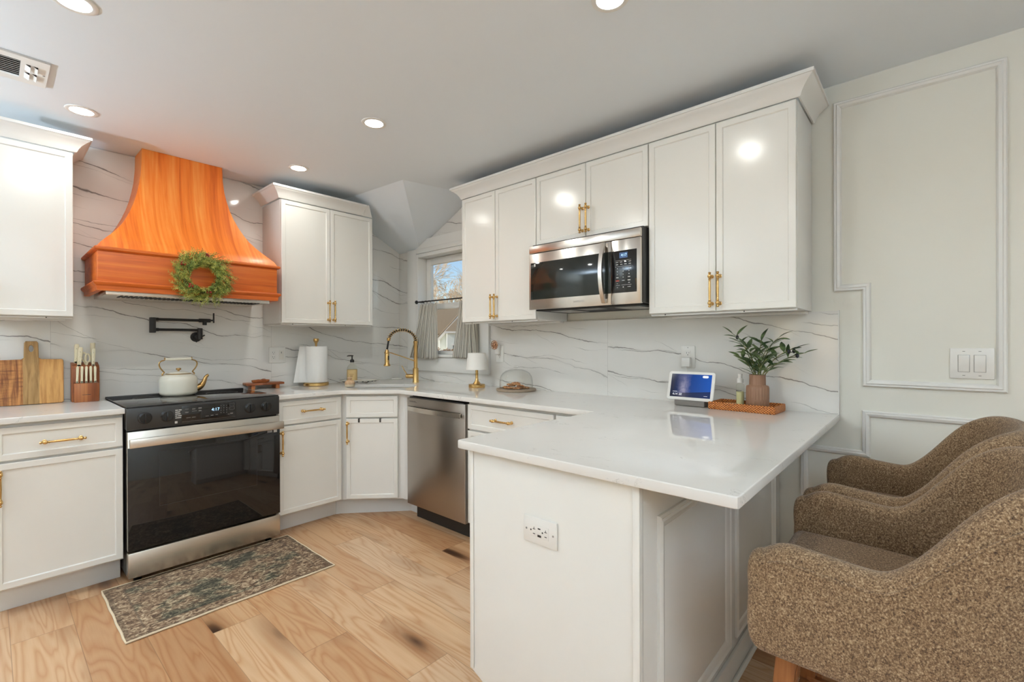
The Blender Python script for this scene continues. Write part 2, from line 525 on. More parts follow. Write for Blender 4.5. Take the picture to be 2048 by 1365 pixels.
M['lens'] = emis('lit_lens', (1.0, 0.96, 0.89), 14.0)
M['led'] = emis('blue_clock_digits', (0.45, 0.72, 1.0), 1.5)
M['ledbg'] = emis('blue_clock_glow', (0.02, 0.10, 0.30), 0.6)
M['screentext'] = emis('screen_text', (0.92, 0.94, 1.0), 0.9)
M['siding'] = plain('white_siding', srgb(226, 232, 226), 0.7)
M['roof'] = plain('brown_roof_shingle', srgb(146, 132, 110), 0.9, var=0.12, vscale=6)
M['bark'] = plain('sunlit_bark', srgb(222, 206, 180), 0.9, var=0.2, vscale=3)
M['drygrass'] = plain('dry_winter_lawn', srgb(170, 150, 110), 0.95, var=0.15, vscale=1.5)
M['hedge'] = plain('bare_shrub', srgb(160, 128, 96), 0.9, var=0.2, vscale=5)
M['darkwood'] = plain('house_window_dark', srgb(70, 80, 88), 0.2)

# ------------------------------------------------------------------ mesh helpers
ROOT = {}

class MB:
    """collects shapes in one bmesh; coordinates pass through the matrix m"""
    def __init__(s, m=None):
        s.bm = bmesh.new()
        s.m = m or Matrix()
        s.uv = None
    def _in(s, b, local=None):
        me = bpy.data.meshes.new('tmp')
        if local is not None:
            bmesh.ops.transform(b, matrix=local, verts=b.verts)
        bmesh.ops.transform(b, matrix=s.m, verts=b.verts)
        b.to_mesh(me)
        b.free()
        s.bm.from_mesh(me)
        bpy.data.meshes.remove(me)
        return s
    def box(s, a, b, bev=0.0, seg=2, local=None):
        x0, x1 = sorted((a[0], b[0])); y0, y1 = sorted((a[1], b[1])); z0, z1 = sorted((a[2], b[2]))
        t = bmesh.new()
        bmesh.ops.create_cube(t, size=1.0)
        for v in t.verts:
            v.co = Vector((x0 + (v.co.x + .5) * (x1 - x0), y0 + (v.co.y + .5) * (y1 - y0), z0 + (v.co.z + .5) * (z1 - z0)))
        if bev > 0:
            bmesh.ops.bevel(t, geom=list(t.edges), offset=bev, segments=seg, profile=0.5, affect='EDGES', clamp_overlap=True)
        return s._in(t, local)
    def faces(s, verts, faces):
        t = bmesh.new()
        vs = [t.verts.new(v) for v in verts]
        for f in faces:
            try:
                t.faces.new([vs[i] for i in f])
            except ValueError:
                pass
        return s._in(t)
    def prism(s, pts, z0, z1, bev=0.0, local=None):
        """polygon pts in xy, extruded in z (map with local)"""
        t = bmesh.new()
        lo = [t.verts.new((p[0], p[1], z0)) for p in pts]
        hi = [t.verts.new((p[0], p[1], z1)) for p in pts]
        n = len(pts)
        t.faces.new(list(reversed(lo)))
        t.faces.new(hi)
        for i in range(n):
            t.faces.new((lo[i], lo[(i + 1) % n], hi[(i + 1) % n], hi[i]))
        bmesh.ops.recalc_face_normals(t, faces=t.faces)
        if bev > 0:
            bmesh.ops.bevel(t, geom=list(t.edges), offset=bev, segments=2, profile=0.5, affect='EDGES', clamp_overlap=True)
        return s._in(t, local)
    def lathe(s, prof, seg=28, c=(0, 0, 0), axis='Z', local=None, close=True):
        """prof: (radius, height) pairs; spun round axis through c"""
        t = bmesh.new()
        rings = []
        for r, h in prof:
            if r < 1e-6:
                rings.append([t.verts.new((0, 0, h))])
            else:
                rings.append([t.verts.new((r * math.cos(2 * PI * k / seg), r * math.sin(2 * PI * k / seg), h)) for k in range(seg)])
        for a, b in zip(rings, rings[1:]):
            if len(a) == 1 and len(b) == 1:
                continue
            for k in range(seg):
                k2 = (k + 1) % seg
                if len(a) == 1:
                    t.faces.new((a[0], b[k2], b[k]))
                elif len(b) == 1:
                    t.faces.new((a[k], a[k2], b[0]))
                else:
                    t.faces.new((a[k], a[k2], b[k2], b[k]))
        if close:
            for ring in (rings[0], rings[-1]):
                if len(ring) > 1:
                    t.faces.new(ring)
        bmesh.ops.recalc_face_normals(t, faces=t.faces)
        rot = {'Z': Matrix(), 'X': Matrix.Rotation(PI / 2, 4, 'Y'), 'Y': Matrix.Rotation(-PI / 2, 4, 'X')}[axis]
        mt = Matrix.Translation(c) @ rot
        return s._in(t, (local @ mt) if local is not None else mt)
    def cyl(s, a, b, r, seg=16, r2=None):
        a, b = Vector(a), Vector(b)
        d = b - a
        q = d.to_track_quat('Z', 'Y').to_matrix().to_4x4()
        r2 = r if r2 is None else r2
        return s.lathe([(r, 0), (r2, d.length)], seg, local=Matrix.Translation(a) @ q)
    def tube(s, pts, rad, seg=10, closed=False):
        """round tube along pts; rad a number or a list"""
        pts = [Vector(p) for p in pts]
        n = len(pts)
        rs = rad if isinstance(rad, (list, tuple)) else [rad] * n
        t = bmesh.new()
        rings = []
        prev = None
        for i, p in enumerate(pts):
            if closed:
                d = (pts[(i + 1) % n] - pts[i - 1]).normalized()
            else:
                d = (pts[min(i + 1, n - 1)] - pts[max(i - 1, 0)]).normalized()
            if prev is None:
                u = d.orthogonal().normalized()
            else:
                u = (prev - d * prev.dot(d))
                u = u.normalized() if u.length > 1e-6 else d.orthogonal().normalized()
            prev = u
            w = d.cross(u)
            rings.append([t.verts.new(p + (u * math.cos(2 * PI * k / seg) + w * math.sin(2 * PI * k / seg)) * rs[i]) for k in range(seg)])
        m = n if closed else n - 1
        for i in range(m):
            a, b = rings[i], rings[(i + 1) % n]
            for k in range(seg):
                k2 = (k + 1) % seg
                t.faces.new((a[k], a[k2], b[k2], b[k]))
        if not closed:
            t.faces.new(list(reversed(rings[0])))
            t.faces.new(rings[-1])
        bmesh.ops.recalc_face_normals(t, faces=t.faces)
        return s._in(t)
    def ball(s, c, r, sx=1, sy=1, sz=1, seg=16, ico=None):
        t = bmesh.new()
        if ico:
            bmesh.ops.create_icosphere(t, subdivisions=ico, radius=r)
        else:
            bmesh.ops.create_uvsphere(t, u_segments=seg, v_segments=max(6, seg // 2), radius=r)
        return s._in(t, Matrix.Translation(c) @ Matrix.Diagonal((sx, sy, sz, 1)))
    def sweep(s, path, prof, closed=False, up=Vector((0, 0, 1)), nrm=None):
        """mitred sweep of a closed profile (out, h) along a flat polyline of 2-D points.
        local axes: path lies in xy (before m); out = to the right of travel; h = z."""
        n = len(path)
        P = [Vector((p[0], p[1])) for p in path]
        def off(o):
            res = []
            for i in range(n):
                if closed or 0 < i < n - 1:
                    d1 = (P[i] - P[i - 1]).normalized()
                    d2 = (P[(i + 1) % n] - P[i]).normalized()
                    n1 = Vector((d1.y, -d1.x)); n2 = Vector((d2.y, -d2.x))
                    b = n1 + n2
                    k = o / max(0.2, (1 + n1.dot(n2)))
                    res.append(P[i] + b * k)
                else:
                    d = (P[1] - P[0]).normalized() if i == 0 else (P[-1] - P[-2]).normalized()
                    res.append(P[i] + Vector((d.y, -d.x)) * o)
            return res
        t = bmesh.new()
        loops = [[t.verts.new((q.x, q.y, h)) for q in off(o)] for o, h in prof]
        m = n if closed else n - 1
        for a, b in zip(loops, loops[1:] + loops[:1]):
            for i in range(m):
                j = (i + 1) % n
                t.faces.new((a[i], a[j], b[j], b[i]))
        if not closed:
            t.faces.new([l[0] for l in loops])
            t.faces.new([l[-1] for l in reversed(loops)])
        bmesh.ops.recalc_face_normals(t, faces=t.faces)
        return s._in(t)

def smooth_path(pts, n=5):
    """Catmull-Rom curve through pts"""
    P = [Vector(p) for p in pts]
    P = [P[0] * 2 - P[1]] + P + [P[-1] * 2 - P[-2]]
    out = []
    for i in range(1, len(P) - 2):
        a, b, c, d = P[i - 1:i + 3]
        for k in range(n):
            t = k / n
            out.append(0.5 * ((2 * b) + (c - a) * t + (2 * a - 5 * b + 4 * c - d) * t * t + (3 * b - a - 3 * c + d) * t ** 3))
    out.append(P[-2])
    return out

def mesh_obj(name, me, mat=None, parent=None, smooth=35):
    o = bpy.data.objects.new(name, me)
    COL.objects.link(o)
    if mat is not None:
        me.materials.append(M[mat] if isinstance(mat, str) else mat)
    if parent is not None:
        top = parent
        while top.parent is not None:
            top = top.parent
        w = ROOT.get(top.name)
        if w is not None:
            me.transform(w.inverted())
        o.parent = parent
    if smooth:
        for p in me.polygons:
            p.use_smooth = True
        me.set_sharp_from_angle(angle=R(smooth))
    return o

def obj(name, mb, mat, parent=None, smooth=35):
    me = bpy.data.meshes.new(name)
    mb.bm.to_mesh(me)
    mb.bm.free()
    return mesh_obj(name, me, mat, parent, smooth)

def tag(o, label, cat, group=None, kind=None):
    o['label'] = label
    o['category'] = cat
    if group:
        o['group'] = group
    if kind:
        o['kind'] = kind
    return o

def thing(name, label, cat, loc=(0, 0, 0), rz=0.0, group=None):
    o = bpy.data.objects.new(name, None)
    o.empty_display_size = 0.1
    COL.objects.link(o)
    o.location = loc
    o.rotation_euler = (0, 0, rz)
    ROOT[o.name] = Matrix.Translation(loc) @ Matrix.Rotation(rz, 4, 'Z')
    return tag(o, label, cat, group)

def struct(o):
    o['kind'] = 'structure'
    return o

def dup(root, label=None, loc=None, rz=None):
    """copy of a thing with copies of its parts and sub-parts"""
    r = root.copy()
    COL.objects.link(r)
    if label:
        r['label'] = label
    if loc is not None:
        r.location = loc
    if rz is not None:
        r.rotation_euler = (0, 0, rz)
    for ch in list(root.children):
        c = ch.copy(); COL.objects.link(c); c.parent = r
        for g in list(ch.children):
            k = g.copy(); COL.objects.link(k); k.parent = c
    return r

def slab(name, outline, holes, z0, z1, mat, parent=None, bev=0.0, smooth=35, to=None):
    """flat plate with holes, optional rounded edges"""
    cu = bpy.data.curves.new('tmp', 'CURVE')
    cu.dimensions = '2D'
    cu.fill_mode = 'BOTH'
    for pts in [outline] + list(holes):
        sp = cu.splines.new('POLY')
        sp.points.add(len(pts) - 1)
        for q, p in zip(sp.points, pts):
            q.co = (p[0], p[1], 0, 1)
        sp.use_cyclic_u = True
    h = (z1 - z0) / 2
    cu.extrude = h - bev
    cu.bevel_depth = bev
    cu.bevel_resolution = 2
    cu.offset = -bev
    tmp = bpy.data.objects.new('tmp', cu)
    COL.objects.link(tmp)
    dg = bpy.context.evaluated_depsgraph_get()
    me = bpy.data.meshes.new_from_object(tmp.evaluated_get(dg))
    bpy.data.objects.remove(tmp)
    bpy.data.curves.remove(cu)
    me.materials.clear()
    me.transform(Matrix.Translation((0, 0, (z0 + z1) / 2)))
    if to is not None:
        me.transform(to)
    me.name = name
    return mesh_obj(name, me, mat, parent, smooth)

def text_obj(name, s, size, mtx, mat, parent=None, ext=0.0004, align='CENTER'):
    cu = bpy.data.curves.new('tmp', 'FONT')
    cu.body = s
    cu.size = size
    cu.align_x = align
    cu.align_y = 'CENTER'
    cu.extrude = ext
    tmp = bpy.data.objects.new('tmp', cu)
    COL.objects.link(tmp)
    dg = bpy.context.evaluated_depsgraph_get()
    me = bpy.data.meshes.new_from_object(tmp.evaluated_get(dg))
    bpy.data.objects.remove(tmp)
    bpy.data.curves.remove(cu)
    me.materials.clear()
    me.transform(mtx)
    me.name = name
    return mesh_obj(name, me, mat, parent, 0)

def frame(o, u, n):
    """matrix: local x along u, local y along n (out of the face), local z up"""
    u, n = Vector(u).normalized(), Vector(n).normalized()
    return Matrix(((u.x, n.x, 0, o[0]), (u.y, n.y, 0, o[1]), (u.z, n.z, 1, o[2]), (0, 0, 0, 1)))

def face_text(o, u, n):
    """matrix for text: text x along u, text y up, text z along n"""
    u, n = Vector(u).normalized(), Vector(n).normalized()
    v = n.cross(u)
    return Matrix(((u.x, v.x, n.x, o[0]), (u.y, v.y, n.y, o[1]), (u.z, v.z, n.z, o[2]), (0, 0, 0, 1)))

def wallmap(axis_o, u, v, n):
    """matrix: xy of a flat plate to the wall directions u, v; z along n"""
    u, v, n = Vector(u), Vector(v), Vector(n)
    return Matrix(((u.x, v.x, n.x, axis_o[0]), (u.y, v.y, n.y, axis_o[1]), (u.z, v.z, n.z, axis_o[2]), (0, 0, 0, 1)))

WL = wallmap((0, 0, 0), (0, 1, 0), (0, 0, 1), (1, 0, 0))       # left wall: (y, z) plate, out = +x
WB = wallmap((0, 0, 0), (1, 0, 0), (0, 0, 1), (0, -1, 0))      # back wall: (x, z) plate, out = -y
def nx(pts):
    return [(-p[0], p[1]) for p in pts]

# ------------------------------------------------------------------ room shell
H = 2.43
XR, YF = 6.4, -6.0
WX0, WX1, WZ0, WZ1 = 0.30, 1.09, 1.125, 2.045            # window opening in the back wall
struct(obj('floor', MB().box((-0.15, YF - .15, -0.06), (XR + .15, 0.15, 0.0)), 'floor', smooth=0))
V1, S2T = (0.91, -0.60, H), (1.04, 0.0, H)
ze = 2.09
m = MB()
v = [(0, 0, ze), (0.31, 0, ze), V1, (0, -0.665, H), S2T, (XR, 0, H), (XR, YF, H), (0, YF, H)]
tops = [(p[0], p[1], H + 0.12) for p in v]
fl = [(3, 2, 1, 0), (2, 4, 1), (7, 6, 5, 4, 2, 3)]
m.faces(v + tops, fl + [tuple(8 + i for i in reversed(f)) for f in fl] +
        [(0, 1, 9, 8), (1, 4, 12, 9), (4, 5, 13, 12), (5, 6, 14, 13), (6, 7, 15, 14), (7, 3, 11, 15), (3, 0, 8, 11)])
struct(obj('ceiling', m, 'ceil', smooth=0))
struct(slab('wall_left', [(0.0, 0), (0.0, ze), (-0.665, H), (YF, H), (YF, 0)], [], -0.15, 0.0, 'wall', smooth=0, to=WL))
struct(slab('wall_back', [(-.15, 0), (-.15, ze), (0.31, ze), (1.04, H), (XR + .15, H), (XR + .15, 0)],
            [[(WX0, WZ0), (WX1, WZ0), (WX1, WZ1), (WX0, WZ1)]], -0.15, 0.0, 'wall', smooth=0, to=WB))
# living side of the room, behind the camera
RW = wallmap((XR, 0, 0), (0, -1, 0), (0, 0, 1), (-1, 0, 0))
rw = []
struct(slab('wall_right', [(0, 0), (0, H), (-YF, H), (-YF, 0)], rw, -0.15, 0.0, 'wall', smooth=0, to=RW))
FWM = wallmap((0, YF, 0), (1, 0, 0), (0, 0, 1), (0, 1, 0))
fwn = [[(1.80, .30), (2.25, .30), (2.25, 1.62), (1.80, 1.62)], [(2.33, .30), (2.78, .30), (2.78, 1.62), (2.33, 1.62)],
       [(4.3, .8), (5.7, .8), (5.7, 2.1), (4.3, 2.1)]]
FWM = Matrix(((-1, 0, 0, 0), (0, 0, 1, YF), (0, 1, 0, 0), (0, 0, 0, 1)))
struct(slab('wall_front', nx([(-.15, 0), (-.15, H), (XR + .15, H), (XR + .15, 0)]), [nx(h) for h in fwn], -0.15, 0.0, 'wall', smooth=0, to=FWM))

def plain_window(idx, to, hole):
    """window of the living side: frame, mid rail and pane"""
    (a0, b0), (a1, b1) = hole[0], hole[2]
    t = 0.045
    o = slab('window_%d' % idx, [(a0 - .07, b0 - .07), (a1 + .07, b0 - .07), (a1 + .07, b1 + .07), (a0 - .07, b1 + .07)],
             [[(a0, b0), (a1, b0), (a1, b1), (a0, b1)]], 0.001, 0.02, 'trim', smooth=0, to=to)
    struct(o)
    mid = b0 + (b1 - b0) * 0.5
    slab('window_sash', [(a0, b0), (a1, b0), (a1, b1), (a0, b1)],
         [[(a0 + t, b0 + t), (a1 - t, b0 + t), (a1 - t, mid - t / 2), (a0 + t, mid - t / 2)],
          [(a0 + t, mid + t / 2), (a1 - t, mid + t / 2), (a1 - t, b1 - t), (a0 + t, b1 - t)]], -0.09, -0.05, 'trim', o, smooth=0, to=to)
    slab('window_pane', [(a0 + t, b0 + t), (a1 - t, b0 + t), (a1 - t, b1 - t), (a0 + t, b1 - t)], [], -0.074, -0.069, 'pane', o, smooth=0, to=to)
k = 2
for hsq in rw:
    plain_window(k, RW, hsq); k += 1
for hsq in fwn:
    plain_window(k, FWM, nx([hsq[1], hsq[0], hsq[3], hsq[2]])); k += 1

# marble slab cladding
tag(slab('backsplash', [(-2.62, .905), (0.0, .905), (0.0, ze - .002), (-0.664, H - .003), (-2.62, H - .003)], [], 0.0005, 0.010, 'marble', smooth=0, to=WL),
    'white marble wall slab with grey veins behind the stove and wooden hood', 'backsplash')
tag(slab('backsplash', [(0.0105, .905), (3.44, .905), (3.44, 1.39), (1.30, 1.39), (1.30, H - .003), (1.036, H - .003), (0.306, ze - .002), (0.0105, ze - .002)],
         [[(WX0 - .004, WZ0 - .004), (WX1 + .004, WZ0 - .004), (WX1 + .004, WZ1 + .004), (WX0 - .004, WZ1 + .004)]], 0.0005, 0.010, 'marble', smooth=0, to=WB),
    'white marble backsplash with grey veins on the window wall', 'backsplash')
struct(obj('trim_1', MB().box((3.4402, -.0125, .9145), (3.4435, -.0003, 1.392)), 'trim', smooth=0))

# picture-frame mouldings on the wall at the right (outer outlines measured on y = 0)
PR = [(0, 0.0003), (0, .010), (.004, .014), (.010, .012), (.014, .016), (.024, .012), (.028, .006), (.030, 0.0003)]
def moulding(name, pts, prof, to):
    return obj(name, MB(to).sweep(pts, prof, closed=True), 'trim', smooth=30)
def ccw_back(pts):
    # clockwise, so that "right of travel" is inward
    q = list(pts)
    a = sum(q[i][0] * q[(i + 1) % len(q)][1] - q[(i + 1) % len(q)][0] * q[i][1] for i in range(len(q)))
    return q if a < 0 else q[::-1]
struct(moulding('trim_2', ccw_back([(3.423, 2.345), (3.423, 1.479), (3.530, 1.479), (3.530, 1.050), (3.975, 1.050), (3.975, 2.335)]), PR, WB))
struct(moulding('trim_3', ccw_back([(3.29, .762), (3.528, .762), (3.528, .942), (3.975, .942), (3.975, .16), (3.29, .16)]), PR, WB))
struct(moulding('trim_4', ccw_back([(4.14, 2.345), (4.14, 1.050), (5.2, 1.050), (5.2, 2.345)]), PR, WB))
struct(obj('baseboard_back', MB().box((3.21, -.014, 0.0), (XR, -.0005, .11), .003), 'trim'))
struct(obj('baseboard_left', MB().box((0.0005, YF, 0.0), (.014, -2.66, .11), .003), 'trim'))

# ------------------------------------------------------------------ kitchen window
win = obj('window_1', MB().box((.172, -.034, 1.003), (.300, -.0105, 2.0885), .002).box((1.090, -.034, 1.003), (1.216, -.0105, 2.165), .002)
          .box((.300, -.034, 1.003), (1.090, -.0105, 1.1225), .002).box((.300, -.034, 2.047), (1.090, -.0105, 2.0885), .002)
          .prism([(.172, 2.0885), (1.090, 2.0885), (1.090, 2.166), (.46, 2.166), (.30, 2.090)], .0105, .034, local=WB), 'trim')
struct(win)
win['label'] = 'white double hung kitchen window over the sink'
jamb = MB()
for a, b in (((.3005, -.034, 1.1255), (.330, .11, 2.044)), ((1.060, -.034, 1.1255), (1.0895, .11, 2.044)),
             ((.330, -.034, 2.012), (1.060, .11, 2.044)), ((.330, -.045, 1.1255), (1.060, .11, 1.150))):
    jamb.box(a, b, .002)
obj('window_frame', jamb, 'trim', win)
def sash(z0, z1, y0, t, tb):
    g = MB()
    g.box((.332, y0, z0), (.332 + t, y0 + .035, z1), .003)
    g.box((1.058 - t, y0, z0), (1.058, y0 + .035, z1), .003)
    g.box((.332 + t, y0, z0), (1.058 - t, y0 + .035, z0 + tb), .003)
    g.box((.332 + t, y0, z1 - t), (1.058 - t, y0 + .035, z1), .003)
    o = obj('window_sash', g, 'trim', win)
    obj('window_pane', MB().box((.332 + t - .004, y0 + .014, z0 + tb - .004), (1.058 - t + .004, y0 + .020, z1 - t + .004)), 'pane', o, 0)
sash(1.553, 2.010, .062, .058, .040)
sash(1.151, 1.592, .024, .050, .028)

# ------------------------------------------------------------------ cabinet pieces
def panel_door(w, h, mtx, st=.028, dp=.020, rec=.006):
    """shaker door: x 0..w, z 0..h, thickness out along +y"""
    t = bmesh.new()
    def ring(o, y):
        return [t.verts.new(p) for p in ((o, y, o), (w - o, y, o), (w - o, y, h - o), (o, y, h - o))]
    r = [ring(0.0, 0.0), ring(0.0, dp - .0025), ring(.0025, dp), ring(st, dp), ring(st + .004, dp - rec)]
    for a, b in zip(r, r[1:]):
        for i in range(4):
            j = (i + 1) % 4
            t.faces.new((a[i], a[j], b[j], b[i]))
    t.faces.new(r[-1])
    t.faces.new(list(reversed(r[0])))
    bmesh.ops.recalc_face_normals(t, faces=t.faces)
    g = MB(mtx)
    g._in(t)
    return g

def pull(mtx, L=.165):
    """turned bar pull: runs along local x, centred; stands out along +y"""
    g = MB(mtx)
    h = L / 2
    o = .030
    pr = [(0, 0), (.0048, .0006), (.0072, .005), (.0050, .0092), (.0042, .011), (.0078, .014), (.0098, .020), (.0080, .026), (.0048, .030),
          (.0068, .033), (.0048, .037), (.0052, .048), (.0058, h)]
    prof = pr + [(r_, L - z_) for r_, z_ in reversed(pr[:-1])]
    g.lathe(prof, 14, c=(-h, o, 0), axis='X')
    for sx in (-1, 1):
        x = sx * (h - .019)
        g.lathe([(.0095, 0), (.0095, .002), (.0066, .004), (.0056, .012), (.0056, o)], 12, c=(x, 0, 0), axis='Y')
    return g

def mount_door(parent, O, u, n, x0, x1, z0, z1, handle=None, name='door', hk=None, mat='cab'):
    """a door or drawer front on the face plane through O; handle: ('v'|'h', x, z)"""
    fm = frame(O, u, n)
    d = obj(name, panel_door(x1 - x0, z1 - z0, fm @ Matrix.Translation((x0, 0, z0))), mat, parent)
    if handle:
        k, hx, hz = handle
        lm = fm @ Matrix.Translation((hx, .020, hz))
        if k == 'v':
            lm = lm @ Matrix.Rotation(-PI / 2, 4, 'Y')
        obj('handle', pull(lm), 'brass', d)
    return d

CROWN = [(0, 0), (.006, 0), (.010, .003), (.016, .018), (.028, .036), (.046, .052), (.058, .060), (.060, .064), (.066, .064), (.066, .078), (0, .078)]

# wall cabinets -------------------------------------------------------
ZU0, ZU1, XF = 1.392, 2.268, 0.324
def wall_cab(label, a0, a1, z0, side, doors, rail=True, open_end=None):
    """side 'L': on the left wall, a along y; side 'B': on the back wall, a along x"""
    if side == 'L':
        t = thing('wall_cabinet', label, 'cabinet', (0, (a0 + a1) / 2, z0))
        O, u, n = (XF, 0, 0), (0, 1, 0), (1, 0, 0)
        body = MB().box((.0105, a0, z0), (XF, a1, ZU1 + .004), .0015)
    else:
        t = thing('wall_cabinet', label, 'cabinet', ((a0 + a1) / 2, 0, z0))
        O, u, n = (0, -XF, 0), (1, 0, 0), (0, -1, 0)
        body = MB().box((a0, -XF, z0), (a1, -.0105, ZU1 + .004), .0015)
    obj('cabinet_body', body, 'cabin', t)
    for (d0, d1, hx, hz) in doors:
        mount_door(t, O, u, n, d0, d1, z0 + .002, ZU1, ('v', hx, hz))
    if rail:
        fm = frame(O, u, n)
        obj('light_bar', MB(fm).box((a0 + .012, -.29, z0 - .014), (a1 - .012, -.245, z0 - .0005), .002), 'cabin', t)
        r_ = obj('light_rail', MB(fm).box((a0 + .004, -.020, z0 - .010), (a1 - .004, -.002, z0 - .0005), .002), 'cabin', t)
        for fx in (.12, .68):
            obj('screw', MB(fm).lathe([(.003, 0), (.003, .0012)], 10, c=(a0 + (a1 - a0) * fx, -.0022, z0 - .005), axis='Y'), 'black', r_)
    return t
wall_cab('white wall cabinet above the cutting board', -2.62, -2.296, ZU0, 'L', [(-2.616, -2.2975, -2.585, 1.49)])
wall_cab('white two door wall cabinet between the wooden hood and the window', -1.224, -0.497, ZU0, 'L',
         [(-1.222, -0.8615, -.880, 1.490), (-0.8585, -0.499, -.838, 1.490)])
wall_cab('narrow white two door wall cabinet between window and microwave', 1.258, 1.937, ZU0, 'B',
         [(1.260, 1.5855, 1.569, 1.490), (1.5885, 1.935, 1.604, 1.490)])
wall_cab('short white wall cabinet directly above the microwave', 1.938, 2.676, 1.845, 'B',
         [(1.940, 2.2975, 2.278, 1.948), (2.3005, 2.674, 2.318, 1.948)], rail=False)
wall_cab('widest white two door wall cabinet above the potted greenery', 2.677, 3.338, ZU0, 'B',
         [(2.679, 3.0085, 2.992, 1.491), (3.0115, 3.336, 3.028, 1.491)])
zc = 2.276
tag(obj('crown_moulding', MB(Matrix.Translation((0, 0, zc))).sweep([(.330, -2.62), (.330, -2.290), (.0105, -2.290)][::1], CROWN), 'trim'),
    'white cove crown moulding on the cabinet above the cutting board', 'crown moulding')
m = MB(Matrix.Translation((0, 0, zc))).sweep([(.0105, -1.230), (.330, -1.230), (.330, -0.58)], CROWN)
m.faces([(.330, -0.58, 0), (.336, -.58, 0), (.396, -.58, .078), (.330, -.58, .078),
         (.330, -0.497, 0), (.336, -.497, 0), (.396, -.56, .078), (.330, -.56, .078)],
        [(0, 1, 2, 3), (4, 7, 6, 5), (1, 5, 6, 2), (0, 4, 5, 1), (2, 6, 7, 3), (3, 7, 4, 0)])
tag(obj('crown_moulding', m, 'trim'), 'white crown moulding on the cabinet beside the wooden hood', 'crown moulding')
tag(obj('crown_moulding', MB(Matrix.Translation((0, 0, zc))).sweep([(1.252, -.0105), (1.252, -.330), (3.342, -.330), (3.342, -.0105)], CROWN), 'trim'),
    'long white crown moulding running over the microwave cabinets', 'crown moulding')

# base cabinets -------------------------------------------------------
ZB, ZT = .125, .885
def base_cab(label, side, a0, a1, fronts, toe=True):
    if side == 'L':
        t = thing('base_cabinet', label, 'cabinet', (0, (a0 + a1) / 2, 0))
        O, u, n = (.610, 0, 0), (0, 1, 0), (1, 0, 0)
        body = MB().box((.0115, a0, ZB), (.610, a1, ZT), .001)
        kick = MB().box((.4, a0, 0.0), (.520, a1, ZB), .001)
    else:
        t = thing('base_cabinet', label, 'cabinet', ((a0 + a1) / 2, 0, 0))
        O, u, n = (0, -.610, 0), (1, 0, 0), (0, -1, 0)
        body = MB().box((a0, -.610, ZB), (a1, -.0115, ZT), .001)
        kick = MB().box((a0, -.520, 0.0), (a1, -.4, ZB), .001)
    obj('cabinet_body', body, 'cabin', t)
    obj('toe_kick', kick, 'cabin', t)
    for nm, x0, x1, z0, z1, hd in fronts:
        mount_door(t, O, u, n, x0, x1, z0, z1, hd, nm)
    return t
base_cab('white base cabinet below the cutting board and knife block', 'L', -2.62, -2.134,
         [('drawer', -2.590, -2.137, .717, .868, ('h', -2.362, .787)), ('door', -2.590, -2.137, .135, .706, ('v', -2.568, .60))])
base_cab('white base cabinet between the black stove and the corner sink', 'L', -1.367, -.915,
         [('drawer', -1.361, -.930, .717, .868, ('h', -1.143, .797)), ('door', -1.361, -.930, .135, .706, ('v', -1.345, .603))])
# corner sink cabinet: open-topped shell with a diagonal front
t = thing('sink_cabinet', 'white corner sink cabinet with a diagonal front', 'cabinet', (.3, -.3, 0))
outl = [(.0115, -.0115), (1.004, -.0115), (1.004, -.610), (.914, -.610), (.610, -.9145), (.0115, -.9145)]
slab('cabinet_body', outl, [[(.03, -.03), (.986, -.03), (.986, -.592), (.905, -.592), (.602, -.896), (.03, -.896)]], ZB, ZT, 'cabin', t, smooth=0)
dg = Vector((.304, .3045, 0)).normalized()
dn = Vector((dg.y, -dg.x, 0))
q = [(.610 - dn.x * .075, -.9145 - .06), (.5, -.9145)]
tk = MB()
tk.prism([(.524, -.9145), (.535, -.885), (.874, -.508), (1.004, -.508), (1.004, -.45), (.85, -.45), (.48, -.86), (.48, -.9145)], 0.0, ZB)
obj('toe_kick', tk, 'cabin', t)
O = (.610, -.9145, 0)
mount_door(t, O, dg, dn, .034, .398, .717, .868, None, 'drawer')
d = mount_door(t, O, dg, dn, .034, .398, .135, .706, ('v', .050, .612))
for hx in (.125, .275):
    hk = MB(frame(O, dg, dn))
    hk.box((hx - .006, .0195, .681), (hx + .006, .0225, .7075), .0008)
    hk.box((hx - .006, .004, .7065), (hx + .006, .0225, .709), .0008)
    obj('hook', hk, 'black', d)
base_cab('white base cabinet between the dishwasher and the peninsula', 'B', 1.6165, 2.557,
         [('drawer', 1.622, 2.282, .717, .868, ('h', 1.925, .794)), ('door', 1.622, 1.949, .135, .706, ('v', 1.93, .60)),
          ('door', 1.953, 2.282, .135, .706, ('v', 1.972, .60)), ('panel', 2.296, 2.535, .135, .868, None)])

# peninsula ----------------------------------------------------------
t = thing('peninsula_cabinet', 'white peninsula base with panelled back facing the stools', 'cabinet', (2.88, -.76, 0))
obj('cabinet_body', MB().box((2.578, -1.482, ZB), (3.188, -.0115, ZT), .001).box((2.64, -1.482, 0), (3.188, -.0115, ZB), .001), 'cabin', t)
PENM = Matrix(((1, 0, 0, 0), (0, 0, -1, -1.482), (0, 1, 0, 0), (0, 0, 0, 1)))      # xy plate to x, z; out = -y
obj('end_panel', MB(PENM).prism([(2.575, .13), (2.628, .108), (2.628, 0), (3.203, 0), (3.203, ZT), (2.575, ZT)], 0.0, .016, .001), 'cab', t)
obj('stile', MB(PENM).box((3.183, 0.0, .0162), (3.203, ZT, .022), .0015), 'cab', t)
obj('stile', MB(PENM).box((2.5755, .135, .0162), (2.590, ZT, .019), .0015), 'cab', t)
obj('side_stile', MB().box((2.558, -1.488, .118), (2.5745, -.66, ZT), .002), 'cab', t)
BK = wallmap((3.189, 0, 0), (0, 1, 0), (0, 0, 1), (1, 0, 0))
